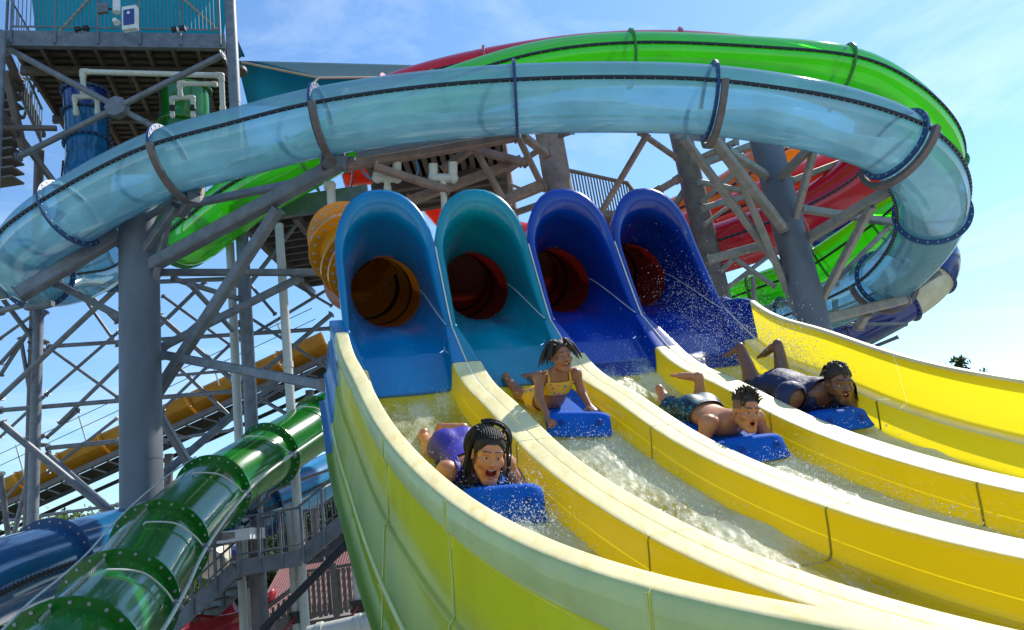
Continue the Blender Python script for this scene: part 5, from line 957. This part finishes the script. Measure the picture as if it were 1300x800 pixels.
# ================================================================== lower left: stairs, flume, building, pipes
FM = thing('mustard_flume', tuple(P(150, 560, 26)*A([1, 1, 0])), 'mustard yellow open flume slanting behind the left column on a dark truss', 'flume')
fa, fb = P(-60, 660, 27), P(425, 438, 25); tt = (fb-fa)/np.linalg.norm(fb-fa); sd = np.cross(tt, A([0, 0, 1])); sd /= np.linalg.norm(sd); un = np.cross(sd, tt)
NS = 9
for k in range(NS):
    a, b = lerp(fa, fb, k/NS), lerp(fa, fb, (k+1)/NS-.004); prof = [(-.62, .35), (-.6, .37), (-.55, .36), (-.5, 0), (-.2, -.22), (.2, -.22), (.5, 0), (.6, .36), (.66, .36), (.66, .3), (.56, -.02), (.22, -.3), (-.22, -.3), (-.56, -.02)]
    MB().grid([[q+sd*u+un*v for u, v in prof] for q in (a, b)], close=True, smooth=False).build('flume_section', M['mustard'], FM)
    MB().grid([[q+sd*u+un*v for u, v in [(.64, .38), (.72, .38), (.72, .28), (.6, -.05), (.56, -.05)]] for q in (a, a+tt*.08)], close=True, smooth=False).build('joint_flange', M['mustard'], FM)
for q in (-.55, .55): MB().beam(fa+sd*q-un*.5, fb+sd*q-un*.5, .14, .2).build('truss_beam', M['steel2'], FM)
for q in (-.55, .55): MB().beam(fa+sd*q-un*1.05, fb+sd*q-un*1.05, .1, .12).build('truss_beam', M['dark'], FM)
for k in range(26):
    p = lerp(fa, fb, k/25); MB().beam(p-sd*.55-un*.55, p+sd*.55-un*1.0, .06).build('truss_web', M['dark'], FM)
    if k < 25: MB().beam(p+sd*.55-un*.55, lerp(fa, fb, (k+1)/25)+sd*.55-un*1.0, .06).build('truss_web', M['steel2'], FM)
MB().grid([[q-sd*.5-un*.62, q+sd*.5-un*.62] for q in (fa, fb)], smooth=False).build('tray', M['dark'], FM)
for o_ in (.75, 1.15): MB().cyl(fa+sd*.9+un*o_, fb+sd*.9+un*o_, .012, n=6).build('cable', M['seal'], FM)
for k in range(6): p = lerp(fa, fb, (k+.5)/6); MB().beam(p+sd*.75+un*.1, p+sd*.9+un*1.2, .05).build('cable_post', M['white'], FM)
for k in (1.2, 3.4, 5.5): p = lerp(fa, fb, k/6); MB().cyl((p[0], p[1], 0), p-un*1.1, .14, n=12).build('support_post', M['steel2'], FM)
# steel stairs
SS = thing('steel_stairs', tuple(P(340, 740, 12.5)*A([1, 1, 0])), 'grey steel stairs with a landing and baluster railings below the blue tube', 'stairs')
dS = 12.6; pts_ = [P(212, 803, dS), P(300, 722, dS), P(382, 708, dS), P(462, 640, dS)]
for k, (a, b) in enumerate(zip(pts_, pts_[1:])):
    for off in (0, 1.0):
        o_ = A([0.1, 1.0, 0])*off; MB().beam(a+o_, b+o_, .05, .26).build('stringer', M['steel'], SS)
        n_ = max(3, int(np.linalg.norm(b-a)/.16))
        MB().cyl(a+o_+A([0, 0, .82]), b+o_+A([0, 0, .82]), .022, n=8).build('rail', M['steel'], SS); MB().cyl(a+o_+A([0, 0, .22]), b+o_+A([0, 0, .22]), .015, n=8).build('rail', M['steel'], SS)
        for j in range(n_): p = lerp(a, b, (j+.5)/n_)+o_; MB().cyl(p+A([0, 0, .2]), p+A([0, 0, .81]), .009, n=6).build('baluster', M['steel'], SS)
        for j in range(3): p = lerp(a, b, (j+.15)/3)+o_; MB().beam(p+A([-.0, -.04, -.1]), p+A([0, -.04, .84]), .045, .03).build('rail_post', M['steel'], SS)
    if k != 1:
        n_ = int(abs(b[2]-a[2])/.17)+1
        for j in range(n_): p = lerp(a, b, (j+.5)/n_); MB().box(p+A([-.13, .03, .02]), p+A([.16, 1.0, .05])).build('tread', M['steel2'], SS)
    else: MB().box(np.minimum(a, b)+A([0, .03, -.02]), np.maximum(a, b)+A([.0, 1.0, .03])).build('landing', M['steel2'], SS)
# dark beam slanting in front, bracket
DB = thing('handrail_beam', tuple(P(395, 735, 11.6)*A([1, 1, 0])), 'dark slanting pipe rail in front of the white columns', 'rail'); MB().cyl(P(333, 800, 11.6), P(462, 668, 11.6), .06, n=10).build('rail', M['seal'], DB); p = P(345, 790, 11.65); MB().cyl((p[0], p[1], 0), p, .05, n=10).build('rail_post', M['steel2'], DB)
for x, y1_, y2_ in ((300, 660, 0), ): pass
cols = [(304, 668, 13.5, .075, 'pvc', 'white pipe column left of the dark post under the landing'), (320, 668, 13.3, .09, 'steel2', 'dark square looking post under the stair landing'), (368, 640, 13.8, .085, 'pvc', 'white pipe column with a red valve standing in the middle of the stairs'), (448, 655, 13.0, .10, 'pvc', 'white pipe column with a red valve beside the green wall')]
for x, y, d, r, m_, lab in cols:
    a = P(x, y, d); q = thing('pipe_column', (a[0], a[1], 0), lab, 'pipe column', 'columns below the stairs'); MB().cyl((a[0], a[1], 0), a, r, n=16).build('shaft', M[m_], q)
    MB().cyl((a[0], a[1], 0), (a[0], a[1], .05), r*2, n=16).build('foot_plate', M['steel2'], q)
    if 'valve' in lab:
        z = P(x, 782 if x < 400 else 768, d)[2]
        mb = MB(); mb.cyl((a[0], a[1], z-.1), (a[0], a[1], z-.03), r*1.7, n=14); mb.cyl((a[0], a[1], z+.03), (a[0], a[1], z+.1), r*1.7, n=14); mb.cyl((a[0], a[1], z-.03), (a[0], a[1], z+.03), r*1.4, n=14); mb.build('valve_body', M['black'], q)
        MB().cyl((a[0], a[1]-r*1.4, z), (a[0]-.25, a[1]-.35, z-.3), .022, n=8).build('valve_handle', M['red'], q)
for x, ya_, yb_, d, lab in ((291, 290, 640, 15.8, 'tall white water pipe left of the round tower post'), (354, 285, 640, 15.2, 'tall white water pipe right of the round tower post')):
    a = P(x, ya_, d); q = thing('riser_pipe', (a[0], a[1], 0), lab, 'pipe', 'tall white water pipes in the lattice'); mb = MB(); mb.cyl((a[0], a[1], 0), a, .085, n=14); [mb.cyl((a[0], a[1], z-.06), (a[0], a[1], z+.06), .10, n=14) for z in (2.2, 4.2, 6.2)]; mb.build('pipe_run', M['pvc'], q)
BB = thing('support_bracket', tuple(P(300, 680, 12.9)), 'pale concrete bracket block under the blue tube', 'bracket'); p = P(302, 680, 12.6); MB().box(p+A([-.28, -.2, -.09]), p+A([.28, .5, .09])).build('block', M['white'], BB); p = P(268, 683, 11.5); MB().box(p+A([-.25, -.2, -.05]), p+A([.25, .3, .05])).build('saddle', M['steel2'], BB)
VV = thing('hose_valve', tuple(P(322, 652, 12.8)), 'black valve with hose fittings on the joint of the light blue tube', 'valve'); p = P(322, 652, 13.6); MB().cyl(p+A([-.08, 0, -.05]), p+A([.08, 0, .05]), .07, n=12).build('valve_body', M['black'], VV); MB().cyl(p+A([-.2, 0, -.1]), p+A([-.08, 0, -.05]), .04, n=10).build('nozzle', M['white'], VV); MB().sweep(crom([P(322, 650, 13.6), P(338, 634, 13.8), P(350, 622, 14.2), P(430, 592, 16.0)], 6), .03, n=8).build('hose_run', M['steel2'], VV)
NV = thing('navy_pipe_end', tuple(P(270, 705, 15)), 'short blue tube end with a cream rim behind the lower railing', 'tube end'); p, q_ = P(272, 696, 15.5), P(272, 722, 14.8); MB().cyl(p+A([0, 1, 0]), p, .36, n=24).build('tube_section', M['navy'], NV); MB().cyl(p+A([0, -.02, -.1]), p+A([0, -.3, -.3]), .37, n=24).build('rim', M['cream'], NV)
# red roofed building
zr = P(400, 705, 21)[2]; R0, R1, R2, R3 = P(328, 775, 19), P(352, 724, 24), P(520, 690, 24), P(520, 772, 19)
RB = thing('red_roof_building', tuple(R0*A([1, 1, 0])), 'low building with a ribbed dark red metal roof behind the wooden platform', 'building')
R0, R3 = A([-6.6, 18.3, 1.35+.0]), A([-1.6, 18.3, 1.35]); ridge = 2.95
e0, e1 = P(328, 776, 19.0), P(500, 757, 19.0); h0, h1 = P(360, 714, 23), P(500, 690, 23); zE = (e0[2]+e1[2])/2; zH = (h0[2]+h1[2])/2
e0[2] = e1[2] = zE; h0[2] = h1[2] = zH
nr = 46; mb = MB(); vs = []
for i in range(nr*2+1):
    u = i/(nr*2); o_ = .05 if i % 2 else 0; vs += [lerp(e0, e1, u)+A([0, -.3, o_]), lerp(h0, h1, u)+A([0, 0, o_])]
mb.add(vs, [(2*i, 2*i+2, 2*i+3, 2*i+1) for i in range(nr*2)]); mb.build('roof', M['redroof'], RB)
MB().beam(h0, h1, .14, .1).build('ridge_cap', M['redroof'], RB); MB().beam(e0+A([0, -.32, -.06]), e1+A([0, -.32, -.06]), .08, .12).build('gutter', M['redroof'], RB)
MB().box((e0[0]+.3, e0[1]+.2, 0), (e1[0]-.1, h0[1], zE-.02)).build('wall', M['greywood'], RB)
# wooden platform with plank fence
WF = thing('wooden_platform', tuple(P(430, 780, 14.5)*A([1, 1, 0])), 'grey weathered timber platform with an upright board fence below the stairs', 'platform')
a, b = P(385, 790, 14.6), P(474, 775, 14.6); a[2] = b[2] = (a[2]+b[2])/2; b[0] += .15
MB().box(a+A([0, -.06, -.28]), b+A([0, 0, 0])).build('edge_board', M['greywood'], WF); MB().box(a+A([0, .01, -.1]), b+A([0, 2.2, -.02])).build('deck_floor', M['greywood'], WF)
hF = .95; MB().box(a+A([0, -.05, hF-.06]), b+A([0, .05, hF])).build('top_rail', M['greywood'], WF); MB().box(a+A([0, .0, .1]), b+A([0, .04, .17])).build('bottom_rail', M['greywood'], WF)
nb = 15
for k in range(nb): x = lerp(a[0], b[0], (k+.5)/nb); MB().box((x-.035, a[1]-.045, a[2]+.03+.01*(k % 3)), (x+.035, a[1]-.015, a[2]+hF-.07)).build('board', M['greywood'], WF)
for x in (a[0], lerp(a[0], b[0], .42), b[0]-.1): MB().box((x-.01, a[1]-.14, 0), (x+.1, a[1]-.052, a[2]+hF+.05)).build('fence_post', M['greywood'], WF)
c_ = P(335, 775, 14.2); d_ = a+A([-.02, 0, 0]); MB().beam(P(330, 778, 14.4), P(388, 735, 14.6), .1, .08).build('stair_rail', M['greywood'], WF); MB().beam(P(350, 800, 14.4), P(388, 772, 14.6), .08, .22).build('stair_stringer', M['greywood'], WF)
for k in range(7): p = lerp(P(336, 775, 14.5), P(384, 740, 14.62), (k+.5)/7); MB().box(p+A([-.03, 0, -.75]), p+A([.03, .03, -.05])).build('board', M['greywood'], WF)
# red open flumes at the ground
for i, (q0, q1, lab) in enumerate((((215, 792, 13.6), (322, 756, 15.0), 'red open slide channel under the lower stairs'), ((372, 802, 16.5), (510, 752, 16.5), 'red open slide channel beside the wooden platform'))):
    a, b = P(*q0), P(*q1); r = thing('red_flume', tuple(a*A([1, 1, 0])), lab, 'flume', 'red flumes near the ground'); t = (b-a)/np.linalg.norm(b-a); s_ = np.cross(t, A([0, 0, 1.])); s_ /= np.linalg.norm(s_); rows = []
    for u in np.linspace(0, 1, 14): c = lerp(a, b, u)-A([0, 0, .25*math.sin(u*3)]); rows.append([c+s_*math.cos(q)*.75+A([0, 0, 1])*(math.sin(q)*.5+.15) for q in np.linspace(PI, 2*PI, 14)])
    o = MB().grid(rows).build('channel', M['red'], r); o.modifiers.new('t', 'SOLIDIFY').thickness = .03
    for c in (rows[3], rows[10]): MB().sweep(c, .03, n=6).build('joint_flange', M['red'], r)
# big white header pipe
HP = thing('header_pipe', tuple(P(450, 790, 10)), 'thick white header pipe lying low beside the green wall at the bottom', 'pipe')
a, b = P(392, 806, 10.2), P(520, 778, 10.2); MB().cyl(a, b, .115, n=20).build('pipe_run', M['pvc'], HP)
for u in (.12, .5, .62, .8): c = lerp(a, b, u); t = (b-a)/np.linalg.norm(b-a); MB().cyl(c-t*.04, c+t*.04, .135, n=20).build('coupling', M['pvc'], HP)
for u in (.1, .7): c = lerp(a, b, u); MB().box((c[0]-.06, c[1]-.06, 0), (c[0]+.06, c[1]+.06, c[2]-.1)).build('pipe_stand', M['steel2'], HP)
# balustrade of the upper walkway behind the hoods
WK = thing('upper_walkway', tuple(P(765, 260, 20)*A([1, 1, 0])), 'upper walkway with a grey baluster fence between the third and fourth hoods', 'walkway')
a, b = P(722, 275, 17.5), P(802, 262, 19.0); a[2] = b[2] = (a[2]+b[2])/2; up = A([0, 0, 1.])
MB().beam(a-up*.06, b-up*.06, .14, .2).build('edge_beam', M['greywood'], WK); MB().beam(a+up*.95, b+up*.95, .09, .07).build('top_rail', M['greywood'], WK)
nb = 22
for k in range(nb): p = lerp(a, b, (k+.5)/nb); MB().beam(p+up*.0, p+up*.92, .036, .03).build('baluster', M['greywood'], WK)
d3 = A([.9, 2.2, 0]); MB().beam(b+up*.95, b+d3+up*.95, .09, .07).build('top_rail', M['greywood'], WK)
for k in range(9): p = lerp(b, b+d3, (k+.5)/9); MB().beam(p, p+up*.92, .036, .03).build('baluster', M['greywood'], WK)
MB().add([a+up*.03, b+up*.03, b+d3+up*.03, a+d3+up*.03, a-up*.03, b-up*.03, b+d3-up*.03, a+d3-up*.03], [(0, 1, 2, 3), (7, 6, 5, 4), (0, 4, 5, 1), (1, 5, 6, 2), (2, 6, 7, 3), (3, 7, 4, 0)]).build('deck_floor', M['greywood'], WK)
for q in (a+d3*.3, b+d3*.6): MB().cyl((q[0], q[1], 0), (q[0], q[1], a[2]-.1), .13, n=12).build('support_post', M['steel2'], WK)
# ================================================================== trees
def tree(name, base, h, cr, label, m='leaf', nleaf=4200, seed=1, cats='tree', group='trees beyond the slides', ls=.14, conif=False):
    r = np.random.default_rng(seed); root = thing(name, (base[0], base[1], 0), label, cats, group); b = A([base[0], base[1], 0.]); mb = MB()
    mb.sweep(crom([b, b+A([.1, 0, h*.3]), b+A([-.1, .1, h*.6]), b+A([.05, 0, h*.92])], 5), list(np.linspace(h*.03, h*.006, 16)), n=9)
    tips = []
    for k in range(16 if not conif else 34):
        z = h*(.3+.6*k/16) if not conif else h*(.15+.83*k/34); a = r.uniform(0, 2*PI); L_ = cr*(1-.5*abs(z/h-.5)) *r.uniform(.6, 1) if not conif else cr*(1.02-z/h)*r.uniform(.8, 1.1); e = b+A([math.cos(a)*L_, math.sin(a)*L_, z+L_*(.35 if not conif else .15)])
        mb.sweep(crom([b+A([0, 0, z]), lerp(b+A([0, 0, z]), e, .5)+A([0, 0, .1*L_]), e], 4), list(np.linspace(h*.012, h*.003, 9)), n=5, caps=False); tips += [lerp(b+A([0, 0, z]), e, t) for t in (.45, .7, .9, 1.0)]
    mb.build('trunk', M['bark'], root); lv = MB(); tips = np.array(tips)
    cl = tips[r.integers(0, len(tips), nleaf)]; sz = cr*.17; off = r.normal(size=(nleaf, 3))*sz*A([1, 1, .7]); p = cl+off; d1 = r.normal(size=(nleaf, 3)); d1 /= np.linalg.norm(d1, axis=1)[:, None]; d2 = np.cross(d1, r.normal(size=(nleaf, 3))); d2 /= np.linalg.norm(d2, axis=1)[:, None]; s_ = ls*r.uniform(.6, 1.3, (nleaf, 1))
    vs = np.stack([p-d1*s_, p+d2*s_*.5, p+d1*s_, p-d2*s_*.5], 1).reshape(-1, 3); lv.add(vs, [(4*i, 4*i+1, 4*i+2, 4*i+3) for i in range(nleaf)]); lv.build('crown', M[m], root); return root
for i, (px, d, h, cr_, lab, sd_) in enumerate([(75, 34, 6.1, 2.6, 'green leafy tree under the mustard flume at the far left', 3), (128, 38, 6.2, 3.0, 'tree with yellow green leaves behind the lattice tower base', 4), (225, 42, 5.2, 3.0, 'tree seen past the left column above the dark green tube', 5), (330, 30, 3.5, 2.0, 'bushy tree behind the lower railing', 6), (392, 34, 5.4, 2.7, 'tall tree behind the stair railing above the red roof', 7), (455, 32, 5.2, 2.4, 'tree behind the upper end of the steel stairs', 8), (30, 46, 5.4, 3.3, 'dark tree at the left picture edge behind the blue tube', 9)]):
    p = P(px, 700, d); tree('tree', p, h, cr_, lab, 'leaf' if i % 2 == 0 else 'leaf2', seed=sd_, nleaf=5200, ls=.13)
for (px, py, d, lab, sd_) in [(1215, 452, 30, 'dark conifer whose tips stick up behind the right slide wall', 21), (1246, 470, 34, 'second conifer barely showing over the right slide wall', 22)]:
    p = P(px, py, d); tree('conifer_tree', p, p[2]+.15, .8, lab, 'leaf2', seed=sd_, nleaf=1500, ls=.11, conif=True, group='conifers beyond the right wall')
# far treeline
r_ = np.random.default_rng(5); mb = MB()
n = 9000; a_ = r_.uniform(-1.25, 1.2, n); R_ = r_.uniform(70, 95, n); hh = 3.2+1.6*np.array([noise.noise(Vector((float(q)*9, 0, 0))) for q in a_]); p = np.stack([np.sin(a_)*R_, np.cos(a_)*R_, r_.uniform(0, 1, n)*hh], 1); d1 = r_.normal(size=(n, 3)); d1 /= np.linalg.norm(d1, axis=1)[:, None]; d2 = np.cross(d1, r_.normal(size=(n, 3))); d2 /= np.linalg.norm(d2, axis=1)[:, None]
vs = np.stack([p-d1*.9, p+d2*.6, p+d1*.9, p-d2*.6], 1).reshape(-1, 3); mb.add(vs, [(4*i, 4*i+1, 4*i+2, 4*i+3) for i in range(n)]); mb.build('distant_trees', M['leaf2'], None, label='low dark line of trees on the horizon', kind='stuff')
